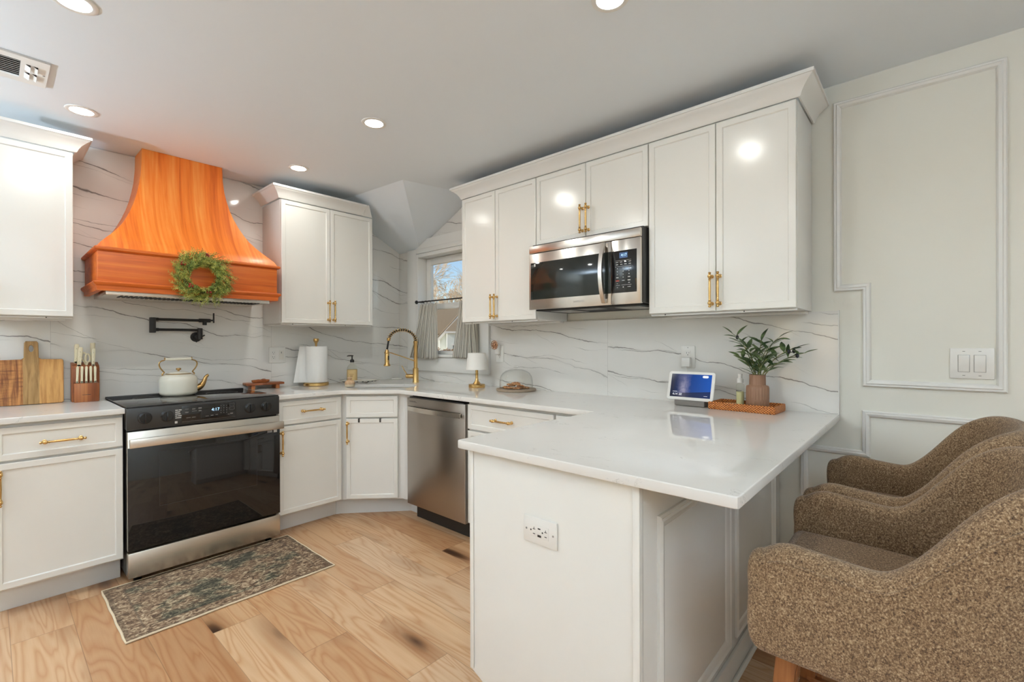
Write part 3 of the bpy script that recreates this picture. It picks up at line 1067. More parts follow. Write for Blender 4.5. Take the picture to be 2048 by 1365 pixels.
obj('back_panel', MB(BK).box((-1.481, 0.0, 0.0), (-.0115, ZT, .012), .001), 'cab', t)
PR2 = [(0, .0122), (0, .020), (.006, .024), (.014, .019), (.020, .022), (.034, .018), (.040, .014), (.042, .0122)]
for a0, a1 in ((-1.398, -.792), (-.722, -.132)):
    obj('panel_moulding', MB(BK).sweep([(a0, .128), (a0, .778), (a1, .778), (a1, .128)], PR2, closed=True), 'cab', t, 30)
obj('baseboard', MB(BK).box((-1.481, 0.0, .0122), (-.0155, .095, .024), .002).tube([(-1.481, .006, .031), (-.0155, .006, .031)], .009, 8), 'cab', t)

# worktops -----------------------------------------------------------
ZC0, ZC1 = .886, .914
def arc(c, r, a0, a1, n=5):
    return [(c[0] + r * math.cos(R(a0 + (a1 - a0) * i / n)), c[1] + r * math.sin(R(a0 + (a1 - a0) * i / n))) for i in range(n + 1)]
tag(slab('countertop', [(.0105, -2.62), (.651, -2.62), (.651, -2.132), (.0105, -2.132)], [], ZC0, ZC1, 'quartz', bev=.003),
    'short white quartz worktop under the knife block', 'countertop')
SC, SD = Vector((.590, -.565, 0)), .25
sk = []
for i in range(40):
    a = 2 * PI * i / 40
    ca, sa = math.cos(a), math.sin(a)
    px = math.copysign(abs(ca) ** .55, ca) * .255
    py = math.copysign(abs(sa) ** .55, sa) * .165
    p = SC + dg * px + dn * py
    sk.append((p.x, p.y))
tag(slab('countertop', [(.0105, -.0105), (.0105, -1.370), (.651, -1.370)] + [(.651, -.952), (.656, -.940), (.664, -.930)] + [(.918, -.672), (.929, -.664), (.945, -.6535)] +
         [(2.538, -.6535), (2.538, -1.519), (2.541, -1.526), (2.548, -1.529), (3.4355, -1.529), (3.4425, -1.526), (3.4455, -1.519), (3.4455, -.0105)],
         [sk], ZC0, ZC1, 'quartz', bev=.003),
    'large white quartz worktop turning the corner onto the peninsula', 'countertop')

# ------------------------------------------------------------------ stove
RY0, RY1 = -2.129, -1.372
RC = (RY0 + RY1) / 2
t = thing('range', 'black glass and stainless slide-in electric stove below the wooden hood', 'stove', (0, RC, 0))
obj('body', MB().box((.06, RY0 + .004, .035), (.640, RY1 - .004, .905), .002), 'graph', t)
ct = obj('cooktop', MB().box((.030, RY0, .9145), (.664, RY1, .9205), .002), 'bglass', t)
for cx_, cy_, rr in ((.22, -1.94, .09), (.47, -1.94, .11), (.22, -1.56, .09), (.47, -1.56, .11)):
    obj('burner_ring', MB().tube([(cx_ + rr * math.cos(2 * PI * k / 40), cy_ + rr * math.sin(2 * PI * k / 40), .9203) for k in range(40)], .0006, 4, True), 'graph', ct)
obj('rear_trim', MB().box((.012, RY0, .905), (.050, RY1, .926), .003), 'black', t)
cp = obj('control_panel', MB().box((.600, RY0, .800), (.675, RY1, .914), .004), 'graph', t)
obj('glass_display', MB().box((.674, -1.892, .812), (.6765, -1.622, .903), .001), 'bglass', cp)
XD = .6768
FT = lambda y, z, x=XD: face_text((x, y, z), (0, 1, 0), (1, 0, 0))
text_obj('clock', '4:17', .024, FT(-1.728, .868), 'led', cp)
pr = MB()
for yy, zz, ww in ((-1.868, .884, .018), (-1.835, .884, .016), (-1.835, .880, .016), (-1.805, .886, .016), (-1.805, .882, .016), (-1.868, .868, .018),
                   (-1.868, .864, .014), (-1.832, .870, .024), (-1.805, .871, .014), (-1.805, .867, .014), (-1.860, .836, .02), (-1.835, .836, .018),
                   (-1.770, .835, .016), (-1.745, .836, .014), (-1.722, .838, .012), (-1.645, .838, .016), (-1.645, .8345, .014), (-1.66, .8335, .01)):
    pr.box((XD - .001, yy - ww / 2, zz - .001), (XD, yy + ww / 2, zz + .001))
for r_ in range(4):
    for c_ in range(3):
        pr.box((XD - .001, -1.700 + c_ * .0145 - .0014, .886 - r_ * .0135 - .0022), (XD, -1.700 + c_ * .0145 + .0014, .886 - r_ * .0135 + .0022))
for z0 in (.880, .858):
    for a, b in (((-1.655, z0), (-1.630, z0 + .0008)), ((-1.655, z0 + .016), (-1.630, z0 + .0168)), ((-1.655, z0), (-1.6542, z0 + .0168)), ((-1.6308, z0), (-1.630, z0 + .0168))):
        pr.box((XD - .001, a[0], a[1]), (XD, b[0], b[1]))
pr.box((XD - .001, -1.89, .8155), (XD, -1.624, .8162))
obj('button_print', pr, 'inkdim', cp)
pr = MB()
for i_, (w1, w2) in enumerate(((.013, .016), (.022, 0), (.024, 0), (.009, .019), (.027, 0))):
    zz = .883 - i_ * .0105
    pr.box((.675, -1.921, zz - .0024), (.6756, -1.921 + w1, zz + .0024))
    if w2:
        pr.box((.675, -1.921 + w1 + .003, zz - .0024), (.6756, -1.921 + w1 + .003 + w2, zz + .0024))
pr.box((.675, -1.923, .811), (.6756, -1.911, .823))
obj('panel_sticker', pr, 'ink', cp)
for ky in (-2.054, -1.959, -1.545, -1.452):
    g = MB()
    g.lathe([(.031, 0), (.031, .003), (.0285, .0045)], 28, c=(.675, ky, .857), axis='X')
    g.lathe([(.0255, .003), (.0265, .018), (.0245, .021)], 28, c=(.675, ky, .857), axis='X')
    g.box((.694, ky - .005, .832), (.706, ky + .005, .882), .003)
    g.tube([(.6755, ky - .018, .893), (.6758, ky - .016, .893)], .001, 5)
    obj('knob', g, 'knob', t)
dr = obj('oven_door', MB().box((.640, RY0 + .002, .176), (.682, RY1 - .002, .792), .003), 'steelY', t)
obj('door_glass', MB().box((.6805, RY0 + .002, .178), (.686, RY1 - .002, .709), .0015), 'bglass', dr)
wn_ = MB()
for a, b in (((-1.994, .674), (-1.509, .6755)), ((-1.994, .382), (-1.509, .3835)), ((-1.994, .382), (-1.9925, .675)), ((-1.5105, .382), (-1.509, .675))):
    wn_.box((.6855, a[0], a[1]), (.6863, b[0], b[1]))
obj('window_line', wn_, 'graph', dr)
st_ = MB().box((.6858, -1.412, .690), (.6864, -1.392, .706))
for zz in (.694, .699, .703):
    st_.box((.6858, -1.449, zz - .001), (.6864, -1.420, zz + .001))
obj('door_sticker', st_, 'ink', dr)
hb = MB().box((.712, RY0 + .004, .713), (.728, RY1 + .008, .760), .004)
for yy in (RY0 + .05, RY1 - .05):
    hb.box((.681, yy - .012, .722), (.714, yy + .012, .752), .003)
obj('handle', hb, 'steelY', dr)
obj('drawer', MB().box((.640, RY0 + .002, .036), (.687, RY1 - .002, .166), .004), 'steelY', t)
for yy in (RY0 + .05, RY1 - .05):
    for xx in (.12, .625):
        obj('leg', MB().lathe([(.018, 0), (.018, .008), (.011, .012), (.011, .036)], 14, c=(xx, yy, 0)), 'knob', t)

# ------------------------------------------------------------------ wooden range hood
HC = -1.765
t = thing('range_hood', 'curved orange cherry wood range hood reaching the ceiling', 'range hood', (0, HC, 1.53))
prof = [(H - .001, .0), (2.34, .002), (2.26, .009), (2.20, .019), (2.138, .032), (2.08, .049), (2.022, .070), (1.97, .093), (1.928, .115), (1.89, .141), (1.855, .168), (1.82, .199), (1.79, .224), (1.762, .238)]
vs, fs = [], []
for z_, s_ in prof:
    hw, dx = .215 + s_, .206 + s_ * 1.24
    vs += [(.0105, HC - hw, z_), (dx, HC - hw, z_), (dx, HC + hw, z_), (.0105, HC + hw, z_)]
for i in range(len(prof) - 1):
    for k in range(4):
        a, b = i * 4 + k, i * 4 + (k + 1) % 4
        fs.append((a, b, b + 4, a + 4))
fs += [(3, 2, 1, 0), tuple(len(vs) - 4 + k for k in range(4))]
g = MB().faces(vs, fs)
bmesh.ops.recalc_face_normals(g.bm, faces=g.bm.faces)
obj('hood_shell', g, 'cherry', t, 50)
AP0, AP1 = HC - .453, HC + .450
obj('apron', MB().box((.0105, AP0, 1.560), (.502, AP1, 1.750), .002), 'cherryh', t)
TRP = [(0, 0), (.010, .002), (.016, .008), (.016, .016), (.010, .022), (0, .024)]
pth = [(.0105, AP0), (.502, AP0), (.502, AP1), (.0105, AP1)]
obj('upper_trim', MB(Matrix.Translation((0, 0, 1.741))).sweep(pth, TRP), 'cherryh', t)
obj('lower_trim', MB(Matrix.Translation((0, 0, 1.531))).sweep(pth, [(-.02, .0), (.004, 0), (.006, .024), (.017, .034), (.019, .042), (.016, .048), (0, .052), (-.02, .052)]), 'cherryh', t)
g = MB().box((.05, AP0 + .035, 1.512), (.470, AP1 - .035, 1.560), .003)
fi = obj('filter_insert', g, 'steelY', t)
g = MB()
for i in range(34):
    yy = AP0 + .10 + i * .0212
    g.box((.33, yy, 1.5085), (.455, yy + .011, 1.5135))
obj('slot', g, 'dark', fi)['kind'] = 'stuff'

# ------------------------------------------------------------------ dishwasher
DX0, DX1 = 1.0085, 1.6125
t = thing('dishwasher', 'dark stainless steel dishwasher below the brass table lamp', 'dishwasher', (1.31, -.3, 0))
obj('body', MB().box((DX0, -.590, .10), (DX1, -.03, .878), .002), 'dark', t)
dr = obj('door', MB().box((DX0 + .002, -.640, .122), (DX1 - .004, -.592, .866), .004), 'steelD', t)
obj('control_strip', MB().box((DX0 + .02, -.632, .8662), (DX1 - .02, -.595, .872), .001), 'black', dr)
hp = []
for i in range(17):
    u_ = i / 16
    hp.append((DX0 + .040 + u_ * (DX1 - DX0 - .062), -.658 - .020 * math.sin(PI * u_), .795))
hb = MB()
for i in range(16):
    a, b = hp[i], hp[i + 1]
    hb.faces([(a[0], a[1] - .007, .779), (a[0], a[1] - .007, .811), (a[0], a[1] + .007, .811), (a[0], a[1] + .007, .779),
              (b[0], b[1] - .007, .779), (b[0], b[1] - .007, .811), (b[0], b[1] + .007, .811), (b[0], b[1] + .007, .779)],
             [(0, 1, 5, 4), (1, 2, 6, 5), (2, 3, 7, 6), (3, 0, 4, 7)] + ([(3, 2, 1, 0)] if i == 0 else []) + ([(4, 5, 6, 7)] if i == 15 else []))
bmesh.ops.remove_doubles(hb.bm, verts=hb.bm.verts, dist=1e-5)
hb.box((DX0 + .040, -.662, .782), (DX0 + .058, -.638, .808), .002).box((DX1 - .040, -.662, .782), (DX1 - .022, -.638, .808), .002)
obj('handle', hb, 'steelX', dr)
pr = MB().box((DX0 + .03, -.6406, .843), (DX0 + .10, -.6399, .8455)).box((DX0 + .03, -.6406, .837), (DX0 + .115, -.6399, .8385))
obj('door_print', pr, 'black', dr)
obj('kick_plate', MB().box((DX0, -.555, .004), (DX1, -.545, .112)), 'black', t)

# ------------------------------------------------------------------ microwave
MX0, MX1, MY = 1.932, 2.664, -.405
t = thing('microwave', 'stainless over-the-range microwave with smoked glass door', 'microwave', (2.3, 0, 1.446))
obj('body', MB().box((1.944, MY + .022, 1.452), (2.668, -.0105, 1.842), .002), 'graph', t)
obj('vent_strip', MB().box((MX0, MY, 1.7865), (MX1, MY + .024, 1.832), .003), 'steelX', t)
dr = obj('door', MB().box((MX0, MY, 1.447), (2.4955, MY + .022, 1.7840), .003), 'steelX', t)
obj('door_glass', MB().box((1.946, MY - .0008, 1.507), (2.4945, MY + .004, 1.7285), .0006), 'mwglass', dr)
hpts = []
hb = MB()
NH = 14
for i in range(NH + 1):
    u_ = i / NH
    hpts.append((2.461, MY - .016 - .038 * math.sin(PI * u_) ** .8, 1.457 + u_ * .322))
for i in range(NH):
    a, b = hpts[i], hpts[i + 1]
    w_ = .011
    hb.faces([(a[0] - w_, a[1] - .006, a[2]), (a[0] + w_, a[1] - .006, a[2]), (a[0] + w_, a[1] + .006, a[2]), (a[0] - w_, a[1] + .006, a[2]),
              (b[0] - w_, b[1] - .006, b[2]), (b[0] + w_, b[1] - .006, b[2]), (b[0] + w_, b[1] + .006, b[2]), (b[0] - w_, b[1] + .006, b[2])],
             [(0, 1, 5, 4), (1, 2, 6, 5), (2, 3, 7, 6), (3, 0, 4, 7)] + ([(3, 2, 1, 0)] if i == 0 else []) + ([(4, 5, 6, 7)] if i == NH - 1 else []))
bmesh.ops.remove_doubles(hb.bm, verts=hb.bm.verts, dist=1e-5)
hb.box((2.4505, MY - .014, 1.460), (2.4715, MY + .002, 1.480), .002).box((2.4505, MY - .014, 1.756), (2.4715, MY + .002, 1.776), .002)
obj('handle', hb, 'steelX', dr)
text_obj('logo', 'SAMSUNG', .016, face_text((2.292, MY - .0003, 1.478), (1, 0, 0), (0, -1, 0)), 'steelD', dr)
st_ = MB().box((1.972, MY - .0014, 1.706), (1.984, MY - .0006, 1.722)).box((1.953, MY - .0014, 1.712), (1.969, MY - .0006, 1.7135))
obj('door_sticker', st_, 'ink', dr)
cp = obj('control_panel', MB().box((2.4975, MY, 1.447), (MX1, MY + .024, 1.7840), .003), 'steelX', t)
obj('keypad', MB().box((2.4985, MY - .0008, 1.507), (2.643, MY + .004, 1.7265), .0006), 'bglass', cp)
YK = MY - .0009
obj('display', MB().box((2.545, YK - .0004, 1.687), (2.592, YK, 1.716)), 'ledbg', cp)
text_obj('clock', '4:17', .019, face_text((2.571, YK - .0006, 1.7018), (1, 0, 0), (0, -1, 0)), 'led', cp)
pr = MB()
def mk(xc, zc_, w_, h_=.0022):
    pr.box((xc - w_ / 2, YK - .0004, zc_ - h_ / 2), (xc + w_ / 2, YK, zc_ + h_ / 2))
for zc_ in (1.6745, 1.6440):
    mk(2.567, zc_, .090, .0010)
for c_ in range(4):
    mk(2.531 + c_ * .0245, 1.6665, .014); mk(2.531 + c_ * .0245, 1.6545, .013, .0034)
for r_ in range(4):
    for c_ in range(3):
        mk(2.533 + c_ * .0335, 1.6340 - r_ * .0157, .0040 if r_ < 3 or c_ == 1 else .013, .0042)
mk(2.567, 1.5700, .015); mk(2.600, 1.5700, .015, .004); mk(2.600, 1.5570, .010); mk(2.533, 1.5555, .007); mk(2.537, 1.5460, .024, .0010); mk(2.585, 1.5465, .056, .0010)
mk(2.533, 1.5350, .006, .0036); mk(2.567, 1.5355, .005, .005); mk(2.600, 1.5360, .018)
obj('button_print', pr, 'ink', cp)
obj('stop_button', MB().box((2.524, YK - .0004, 1.5665), (2.544, YK, 1.5735)), 'red', cp)
un = MB().box((1.962, MY + .03, 1.4400), (2.650, -.03, 1.4518), .002)
un = obj('underside', un, 'dark', t)
obj('vent_mesh', MB().box((2.02, MY + .10, 1.4385), (2.17, -.10, 1.4402)), 'grey', un)
obj('vent_mesh', MB().box((2.46, MY + .10, 1.4385), (2.61, -.10, 1.4402)), 'grey', un)
obj('lamp_cover', MB().box((2.24, MY + .06, 1.4385), (2.38, MY + .16, 1.4402)), 'inkdim', un)

# ------------------------------------------------------------------ pot filler
t = thing('pot_filler', 'black folding pot filler tap on the marble above the stove', 'tap', (.0105, -1.652, 1.293))
obj('wall_flange', MB().lathe([(.033, 0), (.033, .006), (.030, .009)], 28, c=(.0105, -1.655, 1.293), axis='X').cyl((.018, -1.655, 1.293), (.062, -1.655, 1.293), .013), 'black', t)
obj('valve_body', MB().cyl((.062, -1.645, 1.277), (.062, -1.645, 1.352), .0155).tube([(.05, -1.636, 1.292), (.066, -1.618, 1.305)], .004, 8)
    .tube([(.05, -1.660, 1.283), (.064, -1.666, 1.258)], .004, 8), 'black', t)
obj('lower_arm', MB().cyl((.062, -1.655, 1.339), (.062, -1.905, 1.339), .0085).cyl((.062, -1.872, 1.339), (.062, -1.888, 1.339), .0105), 'black', t)
obj('elbow_joint', MB().box((.045, -1.919, 1.318), (.079, -1.889, 1.416), .003), 'black', t)
obj('upper_arm', MB().cyl((.062, -1.889, 1.405), (.062, -1.640, 1.405), .0085).cyl((.062, -1.889, 1.405), (.062, -1.873, 1.405), .0105)
    .cyl((.062, -1.650, 1.405), (.062, -1.583, 1.405), .0125).cyl((.062, -1.617, 1.400), (.062, -1.617, 1.374), .0125), 'black', t)
obj('spout_handle', MB().cyl((.062, -1.585, 1.407), (.062, -1.562, 1.407), .006).box((.056, -1.567, 1.390), (.068, -1.559, 1.458), .002), 'black', t)

# ------------------------------------------------------------------ kettle on the cooktop
KX, KY, KZ = .165, -1.790, .9208
t = thing('kettle', 'cream enamel kettle with gold spout on the glass cooktop', 'kettle', (KX, KY, KZ))
bp_ = [(0, .003), (.084, .003), (.086, 0.0), (.090, .002), (.099, .010), (.1025, .022), (.1025, .090), (.101, .104), (.095, .118), (.084, .127), (.072, .130), (.070, .132), (.062, .133)]
obj('kettle_body', MB().lathe(bp_, 48, c=(KX, KY, KZ)), 'enamel', t)
ld = obj('lid', MB().lathe([(.0645, .1335), (.066, .136), (.063, .139), (.045, .146), (.020, .151), (0, .152)], 40, c=(KX, KY, KZ)), 'enamel', t)
obj('lid_rim', MB().lathe([(.0655, .1325), (.0685, .1335), (.0685, .137), (.0655, .138)], 40, c=(KX, KY, KZ)), 'dbrass', ld)
obj('lid_knob', MB().lathe([(.006, .151), (.006, .158), (.0135, .160), (.0145, .166), (.0125, .171), (0, .172)], 20, c=(KX, KY, KZ)), 'dbrass', ld)
ha = obj('grip', MB().lathe([(.006, 0), (.0085, .010), (.0095, .07), (.0085, .130), (.006, .140)], 16, c=(KX, KY - .070, KZ + .229), axis='Y'), 'enamel', t)
for s_ in (-1, 1):
    pts = [(.074, .128), (.082, .127), (.086, .132), (.083, .139), (.076, .146), (.086, .160), (.096, .176), (.1015, .194), (.0985, .209), (.089, .218), (.078, .222), (.072, .226), (.0705, .233), (.074, .239)]
    fin = smooth_path([(KX, KY + s_ * a_, KZ + b_) for a_, b_ in pts])
    obj('handle_arm', MB().tube(fin, .0042, 8), 'dbrass', t)
sp_ = [(.088, .036), (.098, .040), (.110, .046), (.122, .056), (.132, .072), (.140, .092), (.147, .108), (.154, .116), (.161, .119)]
srad = [.025, .0235, .021, .018, .015, .0125, .011, .0095, .0085]
obj('spout', MB().tube(smooth_path([(KX + .02, KY + a, KZ + b) for a, b in sp_], 3), [srad[min(8, i // 3)] * (1 - (i % 3) / 3) + srad[min(8, i // 3 + 1)] * (i % 3) / 3 for i in range(25)], 16), 'dbrass', t)

# ------------------------------------------------------------------ cutting board, knife block
lean = Matrix.Translation((.046, 0, .9145)) @ Matrix.Rotation(R(-4.2), 4, 'Y')
bo = [(-2.571, .006), (-2.565, 0.0), (-2.321, 0.0), (-2.314, .006), (-2.314, .240), (-2.320, .247), (-2.404, .249), (-2.413, .258), (-2.415, .340), (-2.421, .349),
      (-2.464, .349), (-2.470, .340), (-2.472, .258), (-2.481, .249), (-2.565, .247), (-2.571, .240)]
hole = [(-2.4425 + .0095 * math.cos(2 * PI * k / 20), .308 + .019 * math.sin(2 * PI * k / 20)) for k in range(20)]
tag(slab('cutting_board', bo, [hole], 0, .020, 'board', bev=.003, to=lean @ WL),
    'brown wooden cutting board with a handle leaning on the marble', 'cutting board')
t = thing('knife_block', 'acacia wood knife block with cream handled knives beside the cutting board', 'knife block', (.085, -2.225, .9145))
BX = Matrix(((1, 0, 0, 0), (0, 0, 1, 0), (0, 1, 0, .9145), (0, 0, 0, 1)))
def side_prism(pts, y0, y1, bev=.0015):
    g_ = MB(Matrix(((1, 0, 0, 0), (0, 0, -1, 0), (0, 1, 0, .9145), (0, 0, 0, 1))))
    return g_.prism(pts, -y1, -y0, bev)
obj('rear_block', side_prism([(.030, 0), (.098, 0), (.098, .190), (.086, .206), (.030, .226)], -2.284, -2.164), 'walnut', t)
obj('front_block', side_prism([(.0985, 0), (.136, 0), (.136, .106), (.0985, .110)], -2.277, -2.171), 'walnut', t)
fb = MB().box((.1361, -2.243, .955), (.1364, -2.207, .9575))
obj('burned_mark', fb, 'dark', t)
def knife(name, label, x, y, z0, L, w, d_, tilt, flat=0.6, group=None, rivets=2, mat='ivory'):
    g_ = MB(Matrix.Translation((x, y, z0)) @ Matrix.Rotation(R(tilt), 4, 'X'))
    g_.prism([(-d_ / 2, -w * .40), (d_ / 2, -w * .40), (d_ / 2, w * .40), (-d_ / 2, w * .40)], 0, .01)
    pts = [(-w * .42, .0), (w * .42, .0), (w * .40, L * .35), (w * .5, L * .75), (w * .5, L * .93), (w * .3, L), (-w * .3, L), (-w * .5, L * .93), (-w * .5, L * .75), (-w * .40, L * .35)]
    g_.prism(pts, -d_ / 2, d_ / 2, .0016, local=Matrix(((0, 0, 1, 0), (1, 0, 0, 0), (0, 1, 0, 0), (0, 0, 0, 1))))
    o_ = obj(name, g_, mat)
    tag(o_, label, 'knife', group)
    if rivets:
        for k in range(rivets):
            rv = MB(Matrix.Translation((x, y, z0)) @ Matrix.Rotation(R(tilt), 4, 'X'))
            rv.lathe([(.0016, 0), (.0016, .0008)], 10, c=(d_ / 2, 0, L * (.25 + .5 * k / max(1, rivets - 1))), axis='X')
            obj('rivet', rv, 'steelX', o_)
    return o_
names = ['steak knife handle next to the cutting board', 'second steak knife handle from the cutting board', 'middle steak knife handle', 'second steak knife handle from the stove', 'steak knife handle closest to the stove']
for k in range(5):
    knife('steak_knife', 'cream %s in the front of the block' % names[k], .1185, -2.2635 + k * .0195, 1.0235, .096, .0115, .012, -1.5 + 0.5 * k, group='steak knives in the knife block', rivets=0)
knife('kitchen_knife', 'plain cream knife handle at the back of the block next to the cutting board', .058, -2.262, 1.136, .112, .021, .015, -2, group='large knives in the knife block')
knife('kitchen_knife', 'cream riveted knife handle in front of the longest one in the block', .080, -2.252, 1.118, .112, .021, .014, -4, group='large knives in the knife block', rivets=3)
knife('kitchen_knife', 'riveted cream knife handle in front of the honing steel in the block', .080, -2.190, 1.118, .104, .017, .014, -1, group='large knives in the knife block', rivets=3)
ho = MB().lathe([(.0085, 0), (.0095, .05), (.0115, .10), (.0120, .118), (.011, .120), (0, .120)], 16, c=(.052, -2.189, 1.134))
tag(obj('honing_steel', ho, 'ivory'), 'thick round cream handle at the back of the knife block', 'honing steel')
sc_ = MB()
for s_, y_, z_ in ((-1, -2.228, 1.173), (1, -2.214, 1.165)):
    sc_.tube([(.070 + s_ * .006, y_ + .0105 * math.cos(2 * PI * k / 24), z_ + .024 * math.sin(2 * PI * k / 24)) for k in range(24)], .0042, 8, True)
    sc_.tube([(.070 + s_ * .006, y_, z_ - .024), (.070 + s_ * .003, -2.219, 1.122)], .0048, 8)
tag(obj('kitchen_scissors', sc_, 'ivory'), 'cream handled scissors standing in the middle of the knife block', 'scissors')

# ------------------------------------------------------------------ wooden riser with a wooden dish
RB = Matrix.Translation((.075, -1.236, .9145)) @ Matrix.Rotation(R(-6), 4, 'Z')
t = thing('serving_riser', 'small walnut riser board between stove and paper towels', 'riser', (.085, -1.215, .9145))
def rb(a, b, bev=.002):
    return MB(RB).box(a, b, bev)
obj('top_board', rb((-.054, -.135, .030), (.064, .118, .046), .003), 'walnuth', t)
for s_ in (-1, 1):
    obj('foot', rb((-.05, s_ * .082 - .012 - .008, 0), (.060, s_ * .082 + .004, .0298)), 'walnuth', t)
g = MB(RB @ Matrix.Translation((.008, -.03, .0465)))
g.lathe([(0, .0), (.040, .0), (.047, .006), (.049, .017), (.046, .019), (.042, .008), (0, .005)], 32, local=Matrix.Diagonal((.8, 1.25, 1, 1)))
d = tag(obj('spoon_rest', g, 'walnuth'), 'round reddish wooden dish lying on the walnut riser', 'dish')
g = MB(RB @ Matrix.Translation((.008, -.03, .0465)))
g.ball((.030, .012, .020), .011, 1.2, 1.7, .75).ball((.020, -.02, .020), .007, 1, 2.2, .6)
obj('carved_scoop', g, 'walnut', d)

# ------------------------------------------------------------------ paper towels
TX, TY = .135, -.875
t = thing('paper_towel_holder', 'brass paper towel stand below the corner cabinet', 'paper towel holder', (TX, TY, .9145))
obj('base', MB().lathe([(0, 0), (.090, 0), (.094, .003), (.094, .022), (.090, .026), (0, .026)], 48, c=(TX, TY, .9145)), 'brass', t)
obj('pole', MB().lathe([(.006, .026), (.006, .318)], 14, c=(TX, TY, .9145)), 'brass', t)
obj('finial', MB().lathe([(.008, .312), (.008, .325), (.012, .340), (.021, .352), (.021, .368), (.018, .371), (0, .371)], 24, c=(TX, TY, .9145)), 'brass', t)
g = MB().lathe([(.0195, .0275), (.083, .0275), (.0845, .030), (.0845, .306), (.083, .3085), (.0195, .3085)], 48, c=(TX, TY, .9145), close=False)
g.lathe([(.0195, .3085), (.0195, .0275)], 24, c=(TX, TY, .9145), close=False)
fl_ = [(TX + .03, TY - .079), (TX + .0, TY - .0845), (TX - .03, TY - .100), (TX - .052, TY - .120)]
fb_ = [(TX + .03, TY - .079), (TX + .0, TY - .088), (TX - .035, TY - .125), (TX - .060, TY - .152)]
vs, fs = [], []
for (a, b) in zip(fl_, fb_):
    vs += [(a[0], a[1] + .012, 1.2225), (b[0], b[1], .943)]
nn = len(vs)
vs += [(p[0] - .0022, p[1] + .001, p[2]) for p in vs]
for i in range(3):
    fs += [(2 * i, 2 * i + 2, 2 * i + 3, 2 * i + 1), (nn + 2 * i, nn + 2 * i + 1, nn + 2 * i + 3, nn + 2 * i + 2)]
    fs += [(2 * i, nn + 2 * i, nn + 2 * i + 2, 2 * i + 2), (2 * i + 1, 2 * i + 3, nn + 2 * i + 3, nn + 2 * i + 1)]
fs += [(6, 7, nn + 7, nn + 6)]
g.faces(vs, fs)
tag(obj('paper_towel_roll', g, 'paper'), 'white paper towel roll with a loose sheet on the brass stand', 'paper towel')

# ------------------------------------------------------------------ sink, tap, things round the sink
t = thing('sink', 'undermount steel sink bowl set in the corner worktop', 'sink', (SC.x, SC.y, .70))
rings = []
for z_, k_ in ((.8855, 1.03), (.8850, 1.0), (.80, .985), (.72, .95), (.705, .90), (.70, .10)):
    rings.append([(SC.x + (p[0] - SC.x) * k_, SC.y + (p[1] - SC.y) * k_, z_) for p in sk])
vs = [p for r_ in rings for p in r_]
n_ = len(sk)
fs = [(i * n_ + k, i * n_ + (k + 1) % n_, (i + 1) * n_ + (k + 1) % n_, (i + 1) * n_ + k) for i in range(len(rings) - 1) for k in range(n_)]
fs.append(tuple((len(rings) - 1) * n_ + k for k in range(n_)))
g = MB().faces(vs, fs)
bmesh.ops.solidify(g.bm, geom=list(g.bm.faces), thickness=-.0015)
obj('bowl', g, 'sink', t)
obj('drain', MB().lathe([(.042, .0), (.044, .002), (.036, .003), (.02, .001), (0, .001)], 28, c=(SC.x, SC.y, .7016)), 'steelX', t)

FB = Vector((.505, -.190, .9145))
fd = Vector((-.42, -.907, 0)).normalized()
t = thing('faucet', 'brass pull-down spring tap standing behind the corner sink', 'tap', FB)
fp = lambda a, z_: tuple(FB + fd * a + Vector((0, 0, z_)))
obj('tap_body', MB().lathe([(.026, 0), (.026, .004), (.0245, .008), (.0235, .118), (.020, .122), (.016, .124), (.0155, .330), (.018, .334), (.018, .348), (.0145, .352)], 28, c=FB), 'brass', t)
sd = Vector((-.55, -.30, 0)).normalized()
lv = MB().cyl(FB + Vector((0, 0, .052)), FB + sd * .082 + Vector((0, 0, .052)), .0185).cyl(FB + sd * .082 + Vector((0, 0, .052)), FB + sd * .090 + Vector((0, 0, .052)), .0165, r2=.012)
lo = obj('lever_housing', lv, 'brass', t)
obj('lever', MB().tube([FB + sd * .080 + Vector((0, 0, .066)), FB + sd * .105 + Vector((0, 0, .100)), FB + sd * .128 + Vector((0, 0, .140))], [.0045, .004, .0034], 10), 'brass', lo)
RA = .112
arcp = []
for i in range(49):
    a = PI * i / 48
    arcp.append(Vector(fp(RA - RA * math.cos(a), .352 + (RA * .82) * math.sin(a))))
arcp += [Vector(fp(2 * RA + .002 * i, .352 - .012 * i)) for i in range(1, 7)]
obj('hose', MB().tube(arcp, .0075, 10), 'black', t)
hel = []
turn = 17
n_ = len(arcp[:47])
side = fd.cross(Vector((0, 0, 1)))
for i in range(turn * 14):
    u_ = i / (turn * 14 - 1) * (n_ - 1)
    k = int(min(u_, n_ - 2)); f_ = u_ - k
    p = arcp[k].lerp(arcp[k + 1], f_)
    d_ = (arcp[k + 1] - arcp[k]).normalized()
    nr = d_.cross(side).normalized()
    a = 2 * PI * i / 14
    hel.append(p + (nr * math.cos(a) + side * math.sin(a)) * .0135)
obj('spring', MB().tube(hel, .0030, 6), 'brass', t)
he = Vector(fp(2 * RA + .013, .278))
obj('collar', MB().lathe([(.013, -.012), (.0145, -.006), (.0145, .006), (.013, .012)], 20, c=arcp[46]), 'brass', t)
sh = obj('spray_head', MB().lathe([(.011, .0), (.015, -.006), (.0185, -.020), (.0185, -.100), (.0195, -.116), (.027, -.126), (.028, -.132), (.024, -.136), (0, -.136)], 24, c=he), 'brass', t)
obj('spray_button', MB().box(he + Vector((.016, -.004, -.085)), he + Vector((.021, .006, -.050)), .002), 'black', sh)
